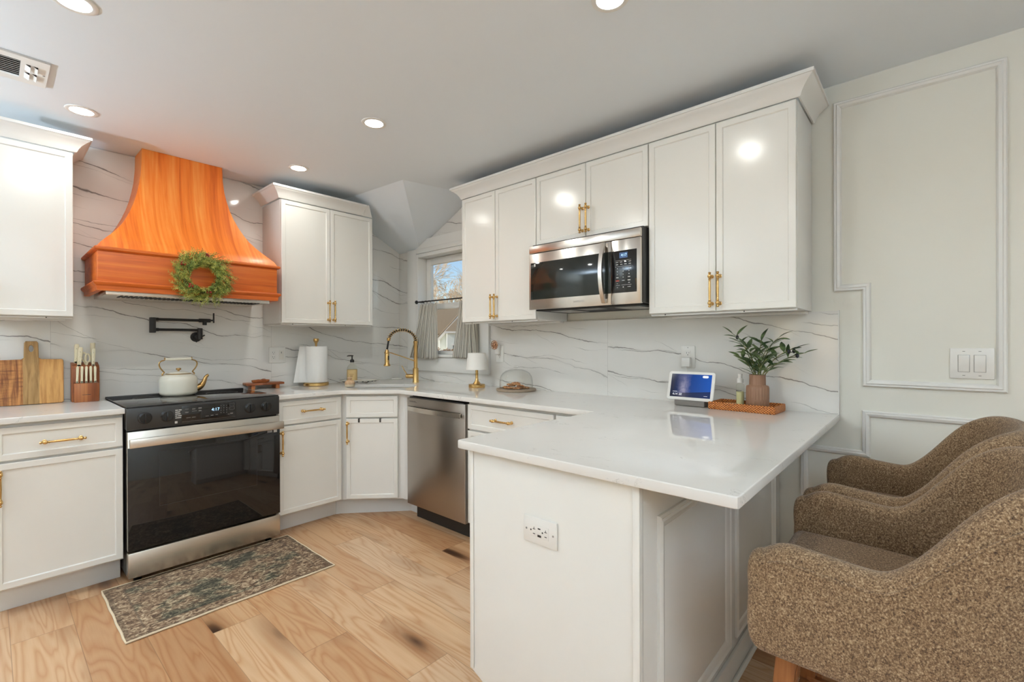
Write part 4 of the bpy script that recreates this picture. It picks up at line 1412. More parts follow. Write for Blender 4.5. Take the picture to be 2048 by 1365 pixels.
obj('support_arm', MB().tube([fp(.012, .182), fp(.10, .216), fp(2 * RA - .012, .254)], .0042, 10).tube(
    [he + Vector((.0215 * math.cos(2 * PI * k / 24), .0215 * math.sin(2 * PI * k / 24), -.026)) for k in range(24)], .0035, 8, True), 'brass', t)

DM = Matrix.Translation((.175, -.520, .9145)) @ Matrix.Rotation(R(62), 4, 'Z')
t = thing('soap_tray', 'long shallow white dish holding the soap bottle', 'dish', (.175, -.520, .9145))
g = MB(DM).lathe([(0, .004), (.030, .004), (.040, .006), (.060, .018), (.066, .024), (.063, .0255), (.050, .018), (.035, .012), (0, .011)], 40, local=Matrix.Diagonal((2.55, 1.0, 1, 1)))
obj('dish', g, 'ceramic', t)
g = MB(DM)
for k in range(18):
    a = 2 * PI * k / 18
    g.ball((.052 * 2.5 * math.cos(a), .052 * math.sin(a), .0125), .0062, 1.3, 1, .55, 8)
obj('painted_dots', g, 'black', t)
obj('foot_ring', MB(DM).lathe([(.028, 0), (.032, 0), (.032, .0045), (.028, .0045)], 32, local=Matrix.Diagonal((2.0, 1.0, 1, 1))), 'ceramic', t)
SX, SY, SZ = .150, -.575, .9275
t = thing('soap_dispenser', 'glass pump bottle with amber label behind the sink', 'soap dispenser', (SX, SY, SZ))
obj('bottle', MB().lathe([(0, 0), (.036, 0), (.040, .004), (.041, .10), (.038, .122), (.026, .138), (.0155, .146), (.0145, .160), (.0150, .162), (0, .162)], 32, c=(SX, SY, SZ)), 'bottle', t)
obj('label_band', MB().lathe([(.0412, .008), (.0416, .009), (.0416, .099), (.0412, .100)], 32, c=(SX, SY, SZ), close=False), 'soap', t)
pd = Vector((.80, -.60, 0)); pe = Vector((.6, .8, 0))
g = MB()
for zz, ww in ((.062, .034), (.050, .024), (.046, .020)):
    c_ = Vector((SX, SY, SZ + zz)) + pd * .0405
    g.box((-ww / 2, -.0015, -.0011), (ww / 2, .0014, .0011), local=frame(c_, pe, pd))
obj('label_print', g, 'walnut', t)
pm = MB().lathe([(.0165, .160), (.0165, .178), (.013, .183), (.0055, .186), (.0055, .208), (.0105, .212), (.0105, .219), (0, .221)], 20, c=(SX, SY, SZ))
pm.tube([Vector((SX, SY, SZ + .2155)), Vector((SX, SY, SZ + .2155)) - pe * .026, Vector((SX, SY, SZ + .212)) - pe * .040], [.0055, .005, .004], 8)
obj('pump', pm, 'black', t)
BXp = (.430, -.752, .9145)
t = thing('dish_brush', 'round wooden dish brush resting at the sink edge', 'brush', BXp)
obj('bristles', MB().lathe([(.033, 0), (.036, .004), (.036, .018), (0, .018)], 28, c=BXp), 'cream', t)
obj('brush_block', MB().lathe([(.0365, .0182), (.038, .022), (.036, .036), (.026, .046), (.012, .050), (.011, .056), (.0175, .061), (.0185, .067), (.012, .073), (0, .074)], 28, c=BXp), 'palewood', t)
tag(obj('stone_ledge', MB(Matrix.Translation((.098, -.098, .9145)) @ Matrix.Rotation(R(45), 4, 'Z')).box((-.045, -.034, 0), (.045, .034, .012), .003), 'ceramic'),
    'small flat white stone in the far worktop corner behind the tap', 'stone')

# ------------------------------------------------------------------ table lamp, cookie cloche
LX, LY = 1.226, -.168
t = thing('table_lamp', 'small brass lamp with white shade in front of the window', 'lamp', (LX, LY, .9145))
obj('lamp_base', MB().lathe([(0, 0), (.060, 0), (.062, .003), (.062, .020), (.058, .025), (.030, .027), (.024, .036), (.016, .046), (.012, .060), (.0105, .075), (.0105, .098), (.0125, .100), (.0125, .104), (.0105, .106), (.0105, .150)], 36, c=(LX, LY, .9145)), 'brass', t)
obj('lamp_shade', MB().lathe([(.079, .135), (.0805, .134), (.0665, .256), (.062, .258), (.0, .258), (0, .2565), (.062, .2565), (.0645, .254)], 40, c=(LX, LY, .9145), close=False), 'shade', t)

CX, CY = 1.607, -.156
t = thing('cake_dome', 'clear glass dome on a round wooden board over the cookies', 'cake dome', (CX, CY, .9145))
obj('board', MB().lathe([(0, 0), (.136, 0), (.139, .003), (.139, .013), (.136, .016), (0, .016)], 48, c=(CX, CY, .9145)), 'slate', t)
dp_ = [(.116, .0165), (.1165, .018), (.1165, .050), (.1145, .078), (.108, .102), (.094, .123), (.072, .138), (.044, .147), (.012, .150), (.009, .154), (.0085, .158), (.014, .162), (.017, .168), (.014, .174), (0, .176)]
di = [(0, .1475), (.044, .1445), (.071, .1355), (.0925, .121), (.106, .101), (.1122, .0775), (.114, .050), (.114, .018), (.1145, .0165)]
obj('glass_dome', MB().lathe(dp_ + di, 48, c=(CX, CY, .9145), close=False), 'dome', t)
ckl = ['bottom cookie under the glass dome on the lamp side', 'flat front cookie under the glass dome, below the topmost cookie', 'flat front cookie under the glass dome on the side away from the lamp', 'bottom cookie at the rim under the dome, farthest from the lamp',
       'bottom cookie under the glass dome next to the marble wall', 'topmost cookie of the pile under the glass dome', 'tilted cookie on the pile sloping away from the lamp', 'tilted cookie on the pile sloping towards the lamp']
ckp = [(-.062, -.030, .0165, 0, 0), (-.012, -.066, .0165, 0, 0), (.050, -.046, .0165, 0, 0), (.066, .020, .0165, 0, 0), (-.01, .062, .0165, 0, 0), (.006, -.012, .0445, 8, 5), (.052, -.014, .0320, 5, 12), (-.044, -.006, .0320, 4, -11)]
def cookie(seed):
    rnd = random.Random(seed)
    g_ = MB()
    t_ = bmesh.new()
    bmesh.ops.create_icosphere(t_, subdivisions=3, radius=.033)
    for v_ in t_.verts:
        n_ = mnoise.noise(v_.co * 90 + Vector((seed * 7, 0, 0)))
        v_.co.z *= .22
        v_.co *= 1 + .10 * n_
        v_.co.z = max(v_.co.z, -.0055) + .0062
    g_._in(t_)
    return g_
for i_, (lab, (ax, ay, az, rx, ry)) in enumerate(zip(ckl, ckp)):
    o_ = obj('cookie', cookie(i_), 'cookie')
    o_.location = (CX + ax * .98, CY + ay * .98, .9145 + az)
    o_.rotation_euler = (R(rx), R(ry), i_ * 1.3)
    tag(o_, lab, 'cookie', 'cookies under the glass dome')
    ch_ = MB()
    for k in range(5):
        a = 2 * PI * k / 5 + i_
        ch_.ball((.017 * math.cos(a), .017 * math.sin(a), .0125), .0038, 1, 1, .7, 8)
    obj('chocolate_chip', ch_, 'walnut', o_)

# ------------------------------------------------------------------ outlets, switches, plugs
def slots(g, x, z, y=0.0, up=True):
    """three outlet holes on a plate in local frame (x along, y out, z up)"""
    g.box((x - .0075, y, z + .001), (x - .0055, y + .0006, z + .009)).box((x + .0055, y, z + .002), (x + .0075, y + .0006, z + .008))
    g.lathe([(.0024, 0), (.0024, .0006)], 12, c=(x, y, z - .006), axis='Y')
def plate(label, cat, O, u, n, w, h, name='wall_outlet'):
    t = thing(name, label, cat, O)
    fm = frame(O, u, n)
    obj('plate', MB(fm).box((-w / 2, 0, -h / 2), (w / 2, .006, h / 2), .0025), 'white', t)
    return t, fm
# left wall: outlet + switch
t, fm = plate('white double plate with outlet and small switch beside the paper towels', 'outlet', (.0103, -1.122, 1.158), (0, 1, 0), (1, 0, 0), .122, .120)
i_ = obj('outlet_insert', MB(fm).box((-.046, .006, -.034), (-.012, .0075, .034), .0008), 'white', t)
g = MB(fm); slots(g, -.029, .016, .0075); slots(g, -.029, -.018, .0075)
obj('slot', g, 'black', i_)
obj('switch_insert', MB(fm).box((.012, .006, -.034), (.046, .0078, .034), .0008).box((.0135, .0075, -.032), (.0445, .0084, .006), .0005), 'ceramic', t)
obj('toggle', MB(fm).box((.026, .0075, .012), (.031, .011, .026), .001), 'grey', t)
# back wall near window
t, fm = plate('white outlet beside the window with a rose gold scent plug in it', 'outlet', (1.319, -.0103, 1.163), (1, 0, 0), (0, -1, 0), .078, .122)
i_ = obj('outlet_insert', MB(fm).box((-.017, .006, -.034), (.017, .0075, .034), .0008), 'white', t)
g = MB(fm); slots(g, 0, -.018, .0075)
obj('slot', g, 'black', i_)
PC = Vector((1.306, -.058, 1.232))
t = thing('scent_plug', 'rose gold flower shaped scent plug in the outlet by the window', 'air freshener', PC)
obj('plug_body', MB().box((1.292, -.046, 1.160), (1.330, -.0185, 1.235), .006).box((1.305, -.0186, 1.170), (1.317, -.0180, 1.182)), 'white', t)
g = MB()
for k in range(8):
    a = 2 * PI * k / 8
    g.tube([PC + Vector((.020 * math.cos(a) + .012 * math.cos(b), -.003 - .004 * math.sin(b), .020 * math.sin(a) + .012 * math.sin(b))) for b in [2 * PI * j / 12 for j in range(12)]], .0026, 6, True)
g.tube([PC + Vector((.021 * math.cos(2 * PI * j / 24), .002, .021 * math.sin(2 * PI * j / 24))) for j in range(24)], .004, 8, True)
g.ball(PC + Vector((0, -.002, 0)), .010, 1, .6, 1, 12)
for k in range(16):
    a = 2 * PI * (k + .5) / 16
    g.ball(PC + Vector((.033 * math.cos(a), -.001, .033 * math.sin(a))), .0032, seg=8)
g.cyl(PC + Vector((0, .002, 0)), PC + Vector((0, .013, 0)), .010)
obj('flower_cover', g, 'copper', t)
# back wall by the display
t, fm = plate('white outlet with a square charger plugged in above the smart display', 'outlet', (2.752, -.0103, 1.166), (1, 0, 0), (0, -1, 0), .078, .122)
i_ = obj('outlet_insert', MB(fm).box((-.017, .006, -.034), (.017, .0075, .034), .0008), 'white', t)
g = MB(fm); slots(g, 0, .018, .0075)
obj('slot', g, 'black', i_)
obj('plate_screw', MB(fm).lathe([(.0028, .006), (.0028, .0068)], 10, c=(0, 0, .052), axis='Y'), 'grey', i_)
t = thing('charger', 'white square power plug in the outlet above the smart display', 'plug', (2.752, -.03, 1.137))
obj('charger_body', MB().box((2.728, -.052, 1.112), (2.776, -.0182, 1.164), .006), 'white', t)
obj('cord', MB().tube([(2.752, -.040, 1.1125), (2.752, -.040, 1.09), (2.757, -.035, 1.04), (2.77, -.032, .98), (2.80, -.034, .940), (2.825, -.040, .925), (2.828, -.05, .922)], .0019, 8), 'white', t)
# end panel outlet (lying)
t, fm = plate('white outlet with usb ports on the peninsula end panel', 'outlet', (2.881, -1.4985, .681), (1, 0, 0), (0, -1, 0), .126, .080)
i_ = obj('outlet_insert', MB(fm).box((-.036, .006, -.0185), (.034, .0078, .0185), .0008), 'white', t)
g = MB(fm)
for x0 in (-.020, .024):
    g.box((x0 - .0048, .0076, .004), (x0 + .0048, .0083, .0056)).box((x0 - .0008, .0076, .004), (x0 + .0008, .0083, .011)).box((x0 - .004, .0076, -.0100), (x0 + .004, .0083, -.0080))
    g.lathe([(.0026, .0076), (.0026, .0083)], 12, c=(x0 - .012, 0, .0005), axis='Y')
g.box((-.0055, .0076, .0075), (.0045, .0083, .0110)).box((-.0065, .0076, -.0155), (.0070, .0083, -.0090))
obj('slot', g, 'black', i_)
for x0 in (-.051, .050):
    obj('plate_screw', MB(fm).lathe([(.0032, .006), (.0032, .0068)], 10, c=(x0, 0, 0), axis='Y'), 'grey', i_)
# light switches
t, fm = plate('white double rocker light switch plate inside the wall moulding', 'light switch', (3.877, -.0005, 1.160), (1, 0, 0), (0, -1, 0), .127, .122, 'light_switch')
for s_ in (-1, 1):
    b_ = obj('switch_bezel', MB(fm).box((s_ * .023 - .0172, .006, -.0342), (s_ * .023 + .0172, .0066, .0342), .0002), 'grey', t)
    obj('rocker', MB(fm).prism([(.006, -.033), (.0085, -.033), (.0105, 0), (.0125, .033), (.006, .033)], -.0158, .0158, .0006,
        local=Matrix(((0, 0, 1, s_ * .023), (1, 0, 0, 0), (0, 1, 0, 0), (0, 0, 0, 1)))), 'white', b_)
for s_ in (-1, 1):
    for z_ in (-.048, .048):
        obj('plate_screw', MB(fm).box((s_ * .023 - .004, .0058, z_ - .0012), (s_ * .023 + .004, .0064, z_ + .0012)), 'grey', t)

# ------------------------------------------------------------------ smart display
t = thing('smart_display', 'white framed smart display showing a starry sky and 4:14', 'smart display', (2.83, -.13, .9145))
obj('fabric_base', MB().prism([(2.742, -.185), (2.900, -.185), (2.892, -.085), (2.752, -.085)], .9147, .962, .008), 'felt', t)
sd_ = Matrix.Translation((2.824, -.1905, .9475)) @ Matrix.Rotation(R(-17), 4, 'X')     # x across, y back, z up the screen
bz = MB(sd_)
HWD, HT = .120, .152
rr = .014
ro = arc((HWD - rr, rr), rr, -90, 0) + arc((HWD - rr, HT - rr), rr, 0, 90) + arc((-HWD + rr, HT - rr), rr, 90, 180) + arc((-HWD + rr, rr), rr, 180, 270)
bz.prism(ro, 0, .009, .002, local=Matrix(((1, 0, 0, 0), (0, 0, 1, 0), (0, 1, 0, 0), (0, 0, 0, 1))))
be = obj('bezel', bz, 'white', t)
me = bpy.data.meshes.new('screen')
g = MB().box((-.1045, -.0006, -.0615), (.1045, .0004, .0615))
sc_o = obj('screen', g, 'galaxy', None, 0)
sc_o.parent = t
sc_o.matrix_local = ROOT[t.name].inverted() @ sd_ @ Matrix.Translation((0, 0, .0765))
SL = sd_ @ Matrix.Translation((0, -.0008, .0765)) @ Matrix.Rotation(PI / 2, 4, 'X')
def stext(nm, s_, size, x_, z_, al='LEFT'):
    return text_obj(nm, s_, size, SL @ Matrix.Translation((x_, z_, 0)), 'screentext', be, .0002, al)
stext('clock', '4:14', .0155, -.090, -.0475)
g = MB(sd_ @ Matrix.Translation((0, -.0008, .0765)))
g.box((-.090, -.0003, -.0345), (-.066, 0, -.0325)).box((-.056, -.0003, -.0455), (-.040, 0, -.0425)).box((-.056, -.0003, -.0520), (-.041, 0, -.0495)).box((.072, -.0003, -.0515), (.090, 0, -.0500))
g.prism(arc((.082, .050), .0062, -90, 90) + arc((.064, .050), .0062, 90, 270), 0, .0003, local=Matrix(((1, 0, 0, 0), (0, 0, -1, 0), (0, 1, 0, 0), (0, 0, 0, 1))))
obj('screen_print', g, 'screentext', be)

# ------------------------------------------------------------------ rattan tray with bottle, coaster, vase
TM = Matrix.Translation((3.080, -.126, .9145)) @ Matrix.Rotation(R(-3), 4, 'Z')
t = thing('rattan_tray', 'small orange woven rattan tray below the wide wall cabinet', 'tray', (3.076, -.130, .9145))
obj('tray_bottom', MB(TM).box((-.150, -.082, 0), (.150, .082, .006), .002), 'rattan', t)
g = MB(TM)
for a, b in (((-.152, -.084), (.152, -.074)), ((-.152, .074), (.152, .084)), ((-.152, -.074), (-.142, .074)), ((.142, -.074), (.152, .074))):
    g.box((a[0], a[1], .004), (b[0], b[1], .030), .003)
obj('tray_wall', g, 'rattan', t)
obj('tray_rim', MB(TM).tube([(-.148, -.080, .031), (.148, -.080, .031), (.148, .080, .031), (-.148, .080, .031)], .0058, 8, True), 'rattan', t)
tag(obj('wooden_coaster', MB(TM @ Matrix.Translation((-.075, -.01, .0063))).lathe([(0, 0), (.056, 0), (.060, .004), (.060, .014), (.056, .017), (0, .015)], 36), 'palewood'),
    'flat round pale dish lying in the rattan tray', 'dish')
bx_, by_, bz_ = 3.045, -.095, .9208
t = thing('spray_bottle', 'clear spray bottle with white cap behind the brown vase', 'bottle', (bx_, by_, bz_))
obj('bottle', MB().lathe([(0, 0), (.0185, 0), (.020, .003), (.020, .108), (.017, .116), (.011, .120), (.011, .124), (0, .124)], 24, c=(bx_, by_, bz_)), 'bottle', t)
obj('liquid', MB().lathe([(0, .003), (.0178, .003), (.0178, .080), (0, .080)], 24, c=(bx_, by_, bz_)), 'liquid', t)
obj('spray_cap', MB().lathe([(.0145, .1242), (.0145, .142), (.0105, .146), (.0095, .158), (.0105, .160), (.0105, .168), (0, .169)], 20, c=(bx_, by_, bz_)), 'white', t)
text_obj('label_print', 'MIST', .0125, face_text((bx_ - .001, by_ - .0206, bz_ + .083), (1, 0, 0), (0, -1, 0)), 'black', t, .0003)
VX, VY, VZ = 3.135, -.140, .9208
g = MB()
NS, pf = 96, [(.0, .002, 0), (.046, .0, 0), (.050, .004, 1), (.0505, .040, 1), (.0505, .046, 1), (.0495, .050, .25), (.0505, .056, 1), (.0505, .108, 1), (.0475, .117, .5), (.0365, .121, 0), (.0362, .125, .35), (.0355, .166, .35), (.0365, .170, 0), (.0335, .1705, 0), (.0325, .160, 0), (.0325, .120, 0), (0, .119, 0)]
vs, fs = [], []
for r_, h_, a_ in pf:
    for k in range(NS):
        th = 2 * PI * k / NS
        q_ = abs(math.sin(th * 11 + (PI / 2 if h_ < .049 else 0)))
        rr_ = max(.0005, r_ - a_ * .0044 * (1 - q_ ** .6))
        vs.append((VX + rr_ * math.cos(th), VY + rr_ * math.sin(th), VZ + h_))
for i in range(len(pf) - 1):
    for k in range(NS):
        fs.append((i * NS + k, i * NS + (k + 1) % NS, (i + 1) * NS + (k + 1) % NS, (i + 1) * NS + k))
g.faces(vs, fs)
tag(obj('vase', g, 'vase', None, 60), 'brown ribbed ceramic vase on the rattan tray holding greenery', 'vase')

def leaf(g, p, d, L, w, curl, roll_):
    """pointed leaf blade with thickness and a mid rib fold, from p along d"""
    d = d.normalized()
    s_ = d.cross(Vector((0, 0, 1)))
    s_ = s_.normalized() if s_.length > .05 else Vector((1, 0, 0))
    n_ = s_.cross(d)
    s_ = (s_ * math.cos(roll_) + n_ * math.sin(roll_)).normalized()
    n_ = s_.cross(d)
    prof_ = [(0, .06), (.12, .35), (.3, .85), (.5, 1), (.7, .82), (.88, .42), (1, .02)]
    top, bot = [], []
    for u_, w_ in prof_:
        c_ = p + d * (L * u_) - n_ * (curl * L * u_ * u_)
        hw = w * w_ / 2
        top.append((c_ - s_ * hw + n_ * hw * .25, c_, c_ + s_ * hw + n_ * hw * .25))
    vs, fs = [], []
    for a_, b_, c_ in top:
        vs += [a_, b_, c_]
    m_ = len(vs)
    vs += [v_ - n_ * .0006 for v_ in vs]
    for i in range(len(prof_) - 1):
        for k in range(2):
            a_ = i * 3 + k
            fs += [(a_, a_ + 1, a_ + 4, a_ + 3), (m_ + a_, m_ + a_ + 3, m_ + a_ + 4, m_ + a_ + 1)]
        fs += [(i * 3, i * 3 + 3, m_ + i * 3 + 3, m_ + i * 3), (i * 3 + 2, m_ + i * 3 + 2, m_ + i * 3 + 5, i * 3 + 5)]
    g.faces(vs, fs)

t = thing('olive_greenery', 'green olive branches standing in the brown ribbed vase', 'plant', (VX, VY, VZ + .10))
rnd = random.Random(21)
lg, sg, og = MB(), MB(), MB()
tips = [(-.102, -.02, .365, 9), (-.075, .04, .31, 8), (-.03, -.05, .30, 8), (.01, .03, .33, 8), (.055, -.03, .30, 8), (.085, .02, .345, 9), (.155, -.02, .295, 9), (.19, .0, .275, 10),
        (-.06, -.06, .255, 7), (.06, -.07, .25, 7), (.115, -.05, .235, 7), (-.015, .06, .27, 7)]
olives = []
for si, (tx, ty, tz, nl) in enumerate(tips):
    a_ = Vector((VX + tx * .08, VY + ty * .15, VZ + .125))
    e_ = Vector((VX + tx, VY + ty, VZ + tz))
    pts = []
    for i in range(11):
        u_ = i / 10
        b_ = a_.lerp(e_, u_)
        b_.x = a_.x + (e_.x - a_.x) * (u_ ** 1.6)
        b_.z = a_.z + (e_.z - a_.z) * (1 - (1 - u_) ** 1.35)
        pts.append(b_)
    sg.tube(pts, [.0030 - .0018 * i / 10 for i in range(11)], 6)
    for k in range(nl):
        u_ = .30 + .70 * k / (nl - 1)
        i = min(9, int(u_ * 10))
        p_ = pts[i].lerp(pts[i + 1], u_ * 10 - i)
        d_ = (pts[i + 1] - pts[i]).normalized()
        sd_k = 1 if k % 2 else -1
        out = Vector((sd_k * rnd.uniform(.6, 1.0), rnd.uniform(-.7, .5), rnd.uniform(-.05, .5)))
        if k == nl - 1:
            out = d_ + Vector((0, 0, .3))
        leaf(lg, p_, d_ * .55 + out * .8, rnd.uniform(.054, .080), rnd.uniform(.018, .025), rnd.uniform(.05, .40), rnd.uniform(-.5, .5))
    if si in (0, 6, 7):
        olives.append((pts[9] + Vector((.006, -.012, -.004))))
olives.append(Vector((VX + .158, VY - .026, VZ + .286)))
obj('stem', sg, 'stem', t)
obj('leaves', lg, 'leaf', t, 60)
for p_ in olives:
    obj('olive', MB().ball(p_, .0088, .85, .85, 1.25, 14), 'olive', t)

# ------------------------------------------------------------------ wreath on the hood
WC = Vector((.544, -1.758, 1.640))
t = thing('wreath', 'small green cedar wreath with red berries hanging on the wooden hood', 'wreath', WC)
rnd = random.Random(5)
ga, gb, gt = MB(), MB(), MB()
gt.tube([WC + Vector((-.006, .088 * math.cos(2 * PI * k / 32), .088 * math.sin(2 * PI * k / 32))) for k in range(32)], .010, 8, True)
gt.tube([WC + Vector((-.012, .0, .09)), WC + Vector((-.014, .0, .118))], .002, 6)
def needle(g, p, d, L, w):
    d = d.normalized()
    s_ = d.orthogonal().normalized()
    s2 = d.cross(s_)
    q_ = p + d * L
    mid = p + d * (L * .45)
    g.faces([p, mid + s_ * w, mid + (s2 - s_ * .5) * w * .87, mid - (s2 + s_ * .5) * w * .87, q_], [(0, 1, 2), (0, 2, 3), (0, 3, 1), (1, 4, 2), (2, 4, 3), (3, 4, 1)])
class Fast:
    """gathers raw verts and faces (quicker than one bmesh per needle)"""
    def __init__(s): s.v, s.f = [], []
    def faces(s, v, f):
        k = len(s.v); s.v += [tuple(x) for x in v]; s.f += [tuple(i + k for i in q_) for q_ in f]
    def mb(s): return MB().faces(s.v, s.f)
fa, fb_ = Fast(), Fast()
for k in range(420):
    th = rnd.uniform(0, 2 * PI)
    rr_ = rnd.uniform(.060, .132)
    tang = Vector((0, -math.sin(th), math.cos(th)))
    radl = Vector((0, math.cos(th), math.sin(th)))
    p_ = WC + radl * rr_ + Vector((rnd.uniform(-.010, .026), 0, 0))
    d_ = (tang * rnd.uniform(-1.0, -.3) + radl * rnd.uniform(-.15, 1.0) * (1 if rr_ > .08 else .2) + Vector((rnd.uniform(.0, .75), 0, 0))).normalized()
    L_ = rnd.uniform(.046, .078)
    F_ = fa if rnd.random() < .55 else fb_
    needle(F_, p_, d_, L_, .0019)
    for j in range(13):
        u_ = (j + 1) / 14
        q_ = p_ + d_ * (L_ * u_)
        o_ = d_.orthogonal()
        o_.rotate(Matrix.Rotation(j * 2.4, 3, d_))
        needle(F_, q_, d_ * .9 + o_ * .75, .021 * (1.1 - .5 * u_), .0016)
obj('twig_ring', gt, 'twig', t)
obj('foliage', fa.mb(), 'pine', t, 0)
obj('foliage', fb_.mb(), 'pine2', t, 0)
for (dy, dz) in ((-.104, .066), (-.066, -.058), (.024, -.086), (.018, .126)):
    g = MB()
    for k in range(4):
        g.ball(WC + Vector((.034 + .004 * k, dy + .008 * math.cos(k * 1.9), dz + .008 * math.sin(k * 1.9))), .0072, seg=12)
    obj('berries', g, 'berry', t)

# ------------------------------------------------------------------ rug
t = thing('rug', 'faded brown and green patterned mat on the floor before the stove', 'rug', (.960, -1.770, 0), R(0))
RM = Matrix.Translation((.960, -1.770, 0))
obj('pile', MB(RM).box((-.305, -.455, .001), (.305, .455, .008), .002), 'rug', t)
bd = []
for a, b in (((-.305, -.455), (.305, -.455)), ((.305, -.455), (.305, .455)), ((.305, .455), (-.305, .455)), ((-.305, .455), (-.305, -.455))):
    for k in range(12):
        u_ = k / 12
        w_ = .0016 * math.sin(k * 1.7 + a[0] * 9)
        bd.append((.960 + a[0] + (b[0] - a[0]) * u_ + w_, -1.770 + a[1] + (b[1] - a[1]) * u_ + w_, .0052))
obj('edge_binding', MB().tube(bd, .0048, 8, True), 'cream', t)

# ------------------------------------------------------------------ ceiling vent and recessed lights
t = thing('ceiling_vent', 'white metal air register in the ceiling above the stove side', 'air vent', (.860, -2.61, H))
slab('vent_frame', [(.725, -2.80), (.995, -2.80), (.995, -2.422), (.725, -2.422)], [[(.775, -2.77), (.950, -2.77), (.950, -2.508), (.775, -2.508)]] +
     [[(x0, y0), (x0 + .062, y0), (x0 + .062, y0 + .014), (x0, y0 + .014)] for x0 in (.785, .868) for y0 in (-2.492, -2.470)], H - .009, H - .0005, 'trim', t, bev=.001, smooth=0)
g = MB()
for i in range(9):
    xx = .780 + i * .0190
    g.box((xx, -2.769, -.0007), (xx + .0115, -2.509, .0007), local=Matrix.Translation((xx, 0, H - .0046)) @ Matrix.Rotation(R(24), 4, 'Y') @ Matrix.Translation((-xx, 0, 0)))
obj('louvre', g, 'trim', t)
g = MB()
for x0 in (.785, .868):
    for y0 in (-2.492, -2.470):
        g.box((x0 + .002, -.002, -.0005), (x0 + .060, .016, .0005), local=Matrix.Translation((0, y0, H - .010)) @ Matrix.Rotation(R(-30), 4, 'X'))
obj('damper_tab', g, 'trim', t)
obj('dark_duct', MB().box((.770, -2.775, H - .0022), (.955, -2.440, H - .0008)), 'dark', t)
obj('screw', MB().lathe([(.004, 0), (.004, .0015)], 10, c=(.862, -2.4355, H - .0105)), 'grey', t)

def downlight(x, y, label, lamp=True, w=LAMP_W):
    t_ = thing('recessed_light', label, 'ceiling light', (x, y, H), 0, 'round recessed ceiling lights')
    obj('trim_ring', MB().lathe([(.047, -.0045), (.056, -.006), (.064, -.0035), (.065, -.0006), (.047, -.0006)], 40, c=(x, y, H), close=False), 'trim', t_)
    obj('lens', MB().lathe([(0, -.0035), (.0475, -.0035), (.0475, -.0008), (0, -.0008)], 36, c=(x, y, H)), 'lens', t_)
    ld_ = bpy.data.lights.new('lamp', 'AREA')
    ld_.shape = 'DISK'
    ld_.size = .095
    ld_.energy = w
    ld_.color = LAMP_COL
    ld_.spread = R(180)
    lo_ = bpy.data.objects.new('lamp', ld_)
    COL.objects.link(lo_)
    lo_.parent = t_
    lo_.location = (0, 0, -.0075)
    return t_
LG = [(.552, -2.283, 'recessed ceiling light next to the white air vent'), (1.531, -1.219, 'recessed ceiling light in the middle of the kitchen ceiling'),
      (.584, -1.206, 'recessed ceiling light above the cabinet beside the wooden hood'), (2.935, -1.175, 'recessed ceiling light over the peninsula worktop'),
      (1.55, -2.40, 'recessed ceiling light above the open kitchen floor'), (2.94, -2.75, 'recessed ceiling light above the camera'),
      (4.45, -1.20, 'recessed ceiling light over the seating side by the panelled wall'), (4.45, -3.0, 'added recessed fill light in the living area behind the bar stools'),
      (1.5, -4.2, 'added recessed fill light in the living area on the stove side'), (3.0, -4.6, 'added recessed fill light in the middle of the living area'),
      (5.2, -4.8, 'added recessed fill light in the far living corner')]  # the living area lights are unseen, added for a brighter ceiling
for i, (x, y, lab) in enumerate(LG):
    downlight(x, y, lab, w=LAMP_W * {0: .24, 1: .95, 2: .34, 4: 1.3, 5: .5, 3: .66, 6: .42, 7: .45, 8: .45, 9: .45, 10: .45}.get(i, 1.0))

def fill_torchiere(x, y, label, k=1.0):  # unseen uplight added to bounce fill light off the ceiling
    t_ = thing('fill_floor_lamp', label, 'added fill lamp', (x, y, 0))
    obj('base', MB().lathe([(0, 0), (.14, 0), (.145, .006), (.14, .018), (.03, .026), (0, .026)], 36, c=(x, y, 0)), 'black', t_)
    obj('pole', MB().lathe([(.012, .026), (.012, 1.66)], 14, c=(x, y, 0)), 'black', t_)
    obj('lamp_shade', MB().lathe([(.02, 1.655), (.10, 1.69), (.165, 1.76), (.168, 1.76), (.102, 1.684), (.02, 1.648)], 36, c=(x, y, 0)), 'shade', t_)
    ld_ = bpy.data.lights.new('fill_bulb', 'AREA')
    ld_.shape = 'DISK'
    ld_.size = .20
    ld_.energy = FILL_TORCH_W * k
    ld_.color = FILL_TORCH_COL
    lo_ = bpy.data.objects.new('fill_bulb', ld_)
    COL.objects.link(lo_)
    lo_.parent = t_
    lo_.location = (0, 0, 1.745)
    lo_.rotation_euler = (PI, 0, 0)
fill_torchiere(1.0, -4.25, 'added black fill lamp with upward shade on the stove side of the living area', .95)
fill_torchiere(5.45, -3.3, 'added black fill lamp with upward shade by the wide living window', .85)

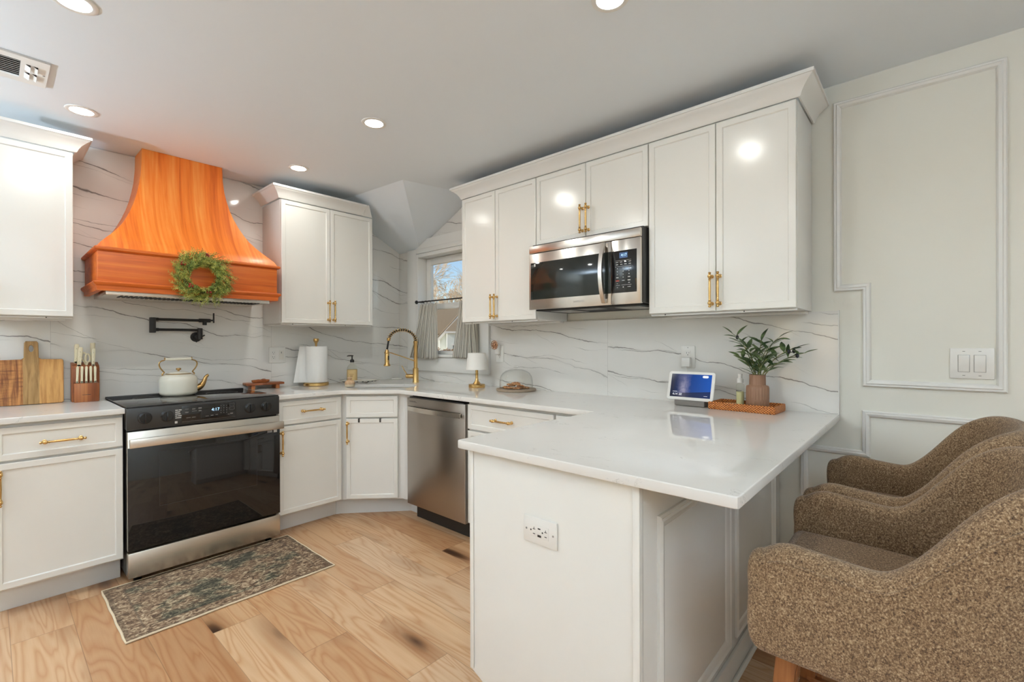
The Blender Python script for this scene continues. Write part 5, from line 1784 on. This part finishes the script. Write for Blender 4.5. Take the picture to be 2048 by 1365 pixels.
# ------------------------------------------------------------------ cafe curtains
rod = thing('curtain_rod', 'thin black cafe curtain rod across the window', 'curtain rod', (.70, -.075, 1.610))
obj('rod', MB().cyl((.372, -.075, 1.608), (1.14, -.075, 1.608), .0055), 'black', rod)
for xx in (.372, 1.14):
    obj('finial', MB().ball((xx - .006 if xx < .7 else xx + .006, -.075, 1.608), .0165, .75, 1, 1, 16), 'black', rod)
    obj('bracket', MB().cyl((xx + (.012 if xx < .7 else -.012), -.075, 1.608), (xx + (.012 if xx < .7 else -.012), -.0105, 1.608), .005), 'black', rod)
def curtain(label, top0, top1, bot0, bot1, zt, zb, folds, seed, rings):
    rnd = random.Random(seed)
    NU, NV = 120, 26
    ph = rnd.uniform(0, 6)
    vs, fs, uvs = [], [], []
    for j in range(NV + 1):
        v_ = j / NV
        for i in range(NU + 1):
            u_ = i / NU
            x_ = (top0 + (top1 - top0) * u_) * (1 - v_) + (bot0 + (bot1 - bot0) * u_) * v_
            amp = .014 + .006 * math.sin(3 * u_ + seed)
            y_ = -.078 + amp * math.sin(2 * PI * folds * u_ + ph + .5 * math.sin(4 * v_ + u_ * 5)) * (.75 + .25 * v_) + .004 * math.sin(11 * u_ + 5 * v_)
            vs.append((x_ + .004 * math.cos(2 * PI * folds * u_ + ph), y_, zt + (zb - zt) * v_ + .004 * math.sin(2 * PI * folds * u_) * v_))
            uvs.append((u_, v_))
    for j in range(NV):
        for i in range(NU):
            a = j * (NU + 1) + i
            fs.append((a, a + 1, a + NU + 2, a + NU + 1))
    me = bpy.data.meshes.new('cloth')
    me.from_pydata(vs, [], fs)
    ul = me.uv_layers.new(name='UVMap')
    for lp in me.loops:
        ul.data[lp.index].uv = uvs[lp.vertex_index]
    t_ = thing('cafe_curtain', label, 'curtain', ((top0 + top1) / 2, -.078, zb), 0, 'striped cafe curtains')
    c_ = mesh_obj('cloth', me, 'stripe', t_, 180)
    sm = c_.modifiers.new('thickness', 'SOLIDIFY')
    sm.thickness = .0012
    for k in range(rings):
        xx = top0 + (top1 - top0) * (k + .5) / rings
        obj('curtain_ring', MB().tube([(xx + .0022 * math.sin(a), -.075 + .0145 * math.cos(a), 1.5985 + .0155 * math.sin(a)) for a in [2 * PI * q_ / 20 for q_ in range(20)]], .0014, 6, True), 'black', t_)
curtain('striped cafe curtain on the window side behind the brass tap', .425, .655, .285, .655, 1.583, 1.115, 6.5, 2, 5)
curtain('striped cafe curtain partly hidden behind the wall cabinet and lamp', .945, 1.125, .858, 1.150, 1.583, 1.125, 6, 5, 5)

# ------------------------------------------------------------------ bar stools
def make_stool(label):
    t_ = thing('bar_stool', label, 'bar stool', (0, 0, 0), 0, 'tweed bar stools at the peninsula')
    # shell: a wall that runs from one arm round the back to the other arm
    N = 80
    HWY, X0, XB = .247, -.250, .205
    pth = []
    for i in range(N + 1):
        s_ = math.copysign(1 - (1 - abs(-1 + 2 * i / N)) ** 1.75, -1 + 2 * i / N)      # denser towards the arm fronts
        a_ = abs(s_)
        # superellipse-like plan: straight arms, rounded back
        ang = (1 - a_) / .52 * (PI / 2)
        if a_ > .48:
            u_ = (a_ - .48) / .52
            x_ = XB - .20 - (XB - .20 - X0) * u_
            y_ = HWY
        else:
            q_ = a_ / .48 * PI / 2
            x_ = XB - .20 + .20 * math.cos(q_) ** .75
            y_ = HWY * math.sin(q_) ** .75
        pth.append(Vector((x_, -math.copysign(y_, s_) if s_ else 0.0, 0)))
    def sm(e0, e1, v_):
        k_ = min(1, max(0, (v_ - e0) / (e1 - e0)))
        return k_ * k_ * (3 - 2 * k_)
    vs, fs = [], []
    ZBT = .545
    K = 0
    sect = []
    for i, p_ in enumerate(pth):
        d_ = (pth[min(i + 1, N)] - pth[max(i - 1, 0)]).normalized()
        n_ = Vector((d_.y, -d_.x, 0))                      # outward
        if n_.dot(p_ - Vector((-.1, 0, 0))) < 0:
            n_ = -n_
        x_ = p_.x
        back = sm(-.04, .19, x_)
        zt = .800 - .016 * sm(-.24, -.02, x_) + .016 * back + .205 * back
        th = .034
        fu = min(1, max(0, (x_ + .250) / .07))
        front = math.sin(fu * PI / 2)
        zt -= .026 * (1 - front)
        th *= .88 + .12 * front
        lean = .10 * sm(-.15, .2, x_) * max(0, n_.x)
        hgt = zt - ZBT
        row = []
        prof_ = [(-.75, .0), (.86, .0), (1.0, .06), (1.0, .35), (1.0, .75), (.96, .90), (.68, .972), (.15, 1.0), (-.35, .995), (-.76, .965), (-.97, .89), (-1.0, .72), (-1.0, .40), (-1.0, .05)]
        for o_, h_ in prof_:
            w_ = n_ * (o_ * th + lean * hgt * h_)
            bul = n_ * (.010 * math.sin(PI * min(1, h_)) if o_ > .5 else 0)
            fx = Vector((-.016 * (1 - front) * math.sin(PI * (.15 + .7 * h_)) * -1, 0, 0))
            row.append(p_ + w_ + bul + fx + Vector((0, 0, ZBT + hgt * h_)))
        sect.append(row)
    K = len(sect[0])
    for row in sect:
        vs += row
    for i in range(N):
        for k in range(K):
            fs.append((i * K + k, i * K + (k + 1) % K, (i + 1) * K + (k + 1) % K, (i + 1) * K + k))
    # rounded arm fronts: two shrinking rings and a cap
    for end, sgn in ((0, 1), (N, -1)):
        base = [Vector(v_) for v_ in sect[end]]
        c_ = sum(base, Vector()) / K
        prev = [end * K + k for k in range(K)]
        for sc_k, dx in ((.975, -.011), (.915, -.0205), (.80, -.028), (.55, -.033), (.2, -.034)):
            st = len(vs)
            for b_ in base:
                vs.append(c_ + (b_ - c_) * sc_k + Vector((dx, 0, 0)))
            cur = [st + k for k in range(K)]
            for k in range(K):
                f_ = (prev[k], prev[(k + 1) % K], cur[(k + 1) % K], cur[k])
                fs.append(f_ if sgn < 0 else tuple(reversed(f_)))
            prev = cur
        fs.append(tuple(prev))
    g = MB().faces(vs, fs)
    bmesh.ops.recalc_face_normals(g.bm, faces=g.bm.faces)
    sh_ = obj('backrest', g, 'tweed', t_, 180)
    sb = sh_.modifiers.new('smooth', 'SUBSURF')
    sb.levels = 1
    sb.render_levels = 2
    # seam piping along the outer top edge
    seam = [sect[i][5] + Vector((0, 0, -.006)) for i in range(6, N - 5)]
    obj('piping', MB().tube(seam, .0028, 6), 'tweed', sh_)
    # seat cushion
    pl = [(-.265, -.195), (-.25, -.212), (-.10, -.214), (.02, -.205), (.10, -.165), (.145, -.09), (.160, 0), (.145, .09), (.10, .165), (.02, .205), (-.10, .214), (-.25, .212), (-.265, .195)]
    cu_ = slab('seat', pl, [], .585, .682, 'tweed', t_, bev=.028, smooth=60)
    # wooden base
    obj('apron', MB().box((-.22, -.20, .515), (-.190, .20, .5445), .003).box((.09, -.16, .515), (.12, .16, .5445), .003).box((-.19, -.20, .515), (.09, -.17, .5445), .003).box((-.19, .17, .515), (.09, .20, .5445), .003)
        .box((-.22, -.19, .5446), (.12, .19, .5845), .006), 'legwood', t_)
    for sx, sy, xt in ((-1, -1, -.20), (-1, 1, -.20), (1, -1, .10), (1, 1, .10)):
        yt = .185 * sy if sx < 0 else .150 * sy
        xb, yb = xt + sx * .055, yt + sy * .045
        v_ = []
        for (cx_, cy_, hw, zz) in ((xb, yb, .0145, 0.0), (xt, yt, .0235, .5445)):
            v_ += [(cx_ - hw, cy_ - hw, zz), (cx_ + hw, cy_ - hw, zz), (cx_ + hw, cy_ + hw, zz), (cx_ - hw, cy_ + hw, zz)]
        lg_ = MB().faces(v_, [(3, 2, 1, 0), (4, 5, 6, 7), (0, 1, 5, 4), (1, 2, 6, 5), (2, 3, 7, 6), (3, 0, 4, 7)])
        bmesh.ops.bevel(lg_.bm, geom=list(lg_.bm.edges), offset=.003, segments=2, affect='EDGES')
        obj('leg', lg_, 'legwood', t_)
    obj('footrest', MB().box((-.248, -.20, .205), (-.226, .20, .240), .003), 'legwood', t_)
    for sy in (-1, 1):
        obj('stretcher', MB().box((-.232, sy * .2 - .010, .225), (.130, sy * .2 + .010, .250), .003,
            local=Matrix()), 'legwood', t_)
    return t_
st1 = make_stool('brown tweed bar stool at the free end of the peninsula')
st1.location = (3.708, -1.166, 0)
st2 = dup(st1, 'brown tweed bar stool closer to the panelled wall', (3.712, -.562, 0))

# ------------------------------------------------------------------ outside the window
struct(obj('ground', MB().box((-150, .6, -1.6), (60, 160, -1.4)), 'drygrass', smooth=0))
EY = Vector((-.79, .613, 0))
EX = Vector((.613, .79, 0))
CAMP = Vector((3.7514, -2.6013, 0))
def ext(dist, px, z):
    """a point 'dist' away along the view through the window, px metres to the right"""
    p = CAMP + EY * dist + EX * px
    return Vector((p.x, p.y, z))
HO = ext(80, 3.5, -1.4)
HM = Matrix(((EX.x, EY.x, 0, HO.x), (EX.y, EY.y, 0, HO.y), (0, 0, 1, -1.4), (0, 0, 0, 1)))
t = thing('neighbour_house', 'white neighbouring house with brown gable roofs seen through the window', 'house', HO)
def gable(g, x0, x1, y0, y1, z0, ze_, zr):
    xm = (x0 + x1) / 2
    g.faces([(x0, y0, z0), (x1, y0, z0), (x1, y0, ze_), (xm, y0, zr), (x0, y0, ze_), (x0, y1, z0), (x1, y1, z0), (x1, y1, ze_), (xm, y1, zr), (x0, y1, ze_)],
            [(0, 1, 2, 3, 4), (5, 9, 8, 7, 6), (0, 4, 9, 5), (1, 6, 7, 2)])
def roofing(g, x0, x1, y0, y1, ze_, zr, ov=.35, th=.25):
    xm = (x0 + x1) / 2
    sl = (zr - ze_) / (xm - x0)
    for s_, xe in ((-1, x0 - ov), (1, x1 + ov)):
        zz = ze_ - ov * sl
        g.faces([(xe, y0 - ov, zz), (xm, y0 - ov, zr), (xm, y1 + ov, zr), (xe, y1 + ov, zz), (xe, y0 - ov, zz + th), (xm, y0 - ov, zr + th), (xm, y1 + ov, zr + th), (xe, y1 + ov, zz + th)],
                [(0, 1, 2, 3), (4, 7, 6, 5), (0, 4, 5, 1), (1, 5, 6, 2), (2, 6, 7, 3), (3, 7, 4, 0)])
def plate3(g, q, th):
    g.faces(list(q) + [(p[0], p[1], p[2] - th) for p in q], [(0, 1, 2, 3), (7, 6, 5, 4), (0, 4, 5, 1), (1, 5, 6, 2), (2, 6, 7, 3), (3, 7, 4, 0)])
g = MB(HM); gable(g, -1.1, 8.3, 4, 9.2, 0, 3.9, 9.1); g.box((-5, 9.4, 0), (6, 18, 4.3)); obj('house_wall', g, 'siding', t)
g = MB(HM); roofing(g, -1.1, 8.3, 4, 9.2, 3.9, 9.1, .3, .14); obj('roof', g, 'roof', t)
g = MB(HM); plate3(g, [(-5.2, 9.25, 4.4), (6.2, 9.25, 4.4), (6.2, 14, 10.2), (-5.2, 14, 10.2)], .3); obj('roof', g, 'roof', t)
for s_ in (-1, 1):
    g = MB(HM)
    xa, za, xb, zb = 3.6 + s_ * 5.0, 3.57, 3.6, 9.1
    g.faces([(xa, 3.62, za - .1), (xb, 3.62, zb - .1), (xb, 3.62, zb - .75), (xa, 3.62, za - .75), (xa, 3.98, za - .1), (xb, 3.98, zb - .1), (xb, 3.98, zb - .75), (xa, 3.98, za - .75)],
            [(0, 1, 2, 3), (7, 6, 5, 4), (0, 4, 5, 1), (1, 5, 6, 2), (2, 6, 7, 3), (3, 7, 4, 0)])
    obj('rake_board', g, 'trim', t)
obj('wing_wall', MB(HM).box((.1, 1, 0), (6, 4, 4.45)), 'siding', t)
g = MB(HM)
g.faces([(-.3, .7, 4.55), (6.3, .7, 4.55), (6.3, 4.4, 4.55), (-.3, 4.4, 4.55), (2.2, 2.6, 7.2), (3.9, 2.6, 7.2)], [(3, 2, 1, 0), (0, 1, 5, 4), (1, 2, 5), (2, 3, 4, 5), (3, 0, 4)])
obj('wing_roof', g, 'roof', t)
obj('fascia', MB(HM).box((-.35, .60, 4.3), (6.35, .72, 4.62)), 'trim', t)
obj('window_trim', MB(HM).box((.9, .9, 2.2), (3.6, 1.0, 2.45)), 'trim', t)
obj('house_window', MB(HM).box((1.1, .92, .8), (3.4, 1.02, 2.2)), 'darkwood', t)

def tree(label, base, h, seed, spread=.62, depth=6, mat='bark', name='bare_tree', lean_=0.0, tw=.02):
    rnd = random.Random(seed)
    F_ = Fast()
    def seg(p, q, r0, r1):
        d_ = (q - p).normalized()
        s_ = d_.orthogonal().normalized(); s2 = d_.cross(s_)
        vs = []
        for c_, r_ in ((p, r0), (q, r1)):
            for k in range(4):
                a = PI / 2 * k
                vs.append(c_ + (s_ * math.cos(a) + s2 * math.sin(a)) * r_)
        F_.faces(vs, [(k, (k + 1) % 4, 4 + (k + 1) % 4, 4 + k) for k in range(4)])
    def grow(p, d_, L, r, lv_):
        q = p + d_ * L
        seg(p, q, max(r, tw), max(r * .72, tw))
        if lv_ == 0:
            return
        n_ = 3 if lv_ > 1 else 4
        for k in range(n_):
            o_ = d_.orthogonal().normalized()
            o_.rotate(Matrix.Rotation(rnd.uniform(0, 2 * PI), 3, d_))
            nd = (d_ + o_ * rnd.uniform(.35, 1.0) * spread * 1.4 + Vector((0, 0, .10))).normalized()
            grow(p.lerp(q, rnd.uniform(.6, 1.0)), nd, L * rnd.uniform(.62, .86), r * rnd.uniform(.48, .62), lv_ - 1)
    grow(Vector(base), Vector((lean_, 0, 1)).normalized(), h * .25, h * .0095, depth)
    o_ = obj(name, F_.mb(), mat, None, 0)
    return tag(o_, label, 'tree', 'bare trees outside the window')
tree('tall bare tree in front of the white house outside the window', ext(40, -1.9, -1.4), 17, 3, .62, 6, tw=.012)
tree('broad bare tree before the house on the tap side of the window', ext(60, -8.5, -1.4), 21, 8, .62, 6, tw=.016)
tree('thin bare tree outside on the cabinet side of the window', ext(56, 8.5, -1.4), 19, 12, .62, 6, tw=.013)
tree('bare tree rising behind the roof of the neighbouring house', ext(118, -5, -1.4), 26, 17, .7, 7, tw=.03)
tree('tallest distant bare tree behind the house ridge', ext(150, 9, -1.4), 33, 23, .7, 7, tw=.04)
sb_ = [tree(lab, ext(dd, xx, -1.4), 2.9, sd, .9, 5, 'hedge', 'bare_shrub') for lab, dd, xx, sd in
       (('leafless shrub before the white house on the tap side', 62, 1.5, 31), ('middle one of three leafless shrubs before the white house', 60, 2.6, 32), ('leafless shrub before the white house on the cabinet side', 63, 3.8, 33))]
for o_ in sb_:
    o_['category'] = 'shrub'
    o_['group'] = 'leafless shrubs by the house'
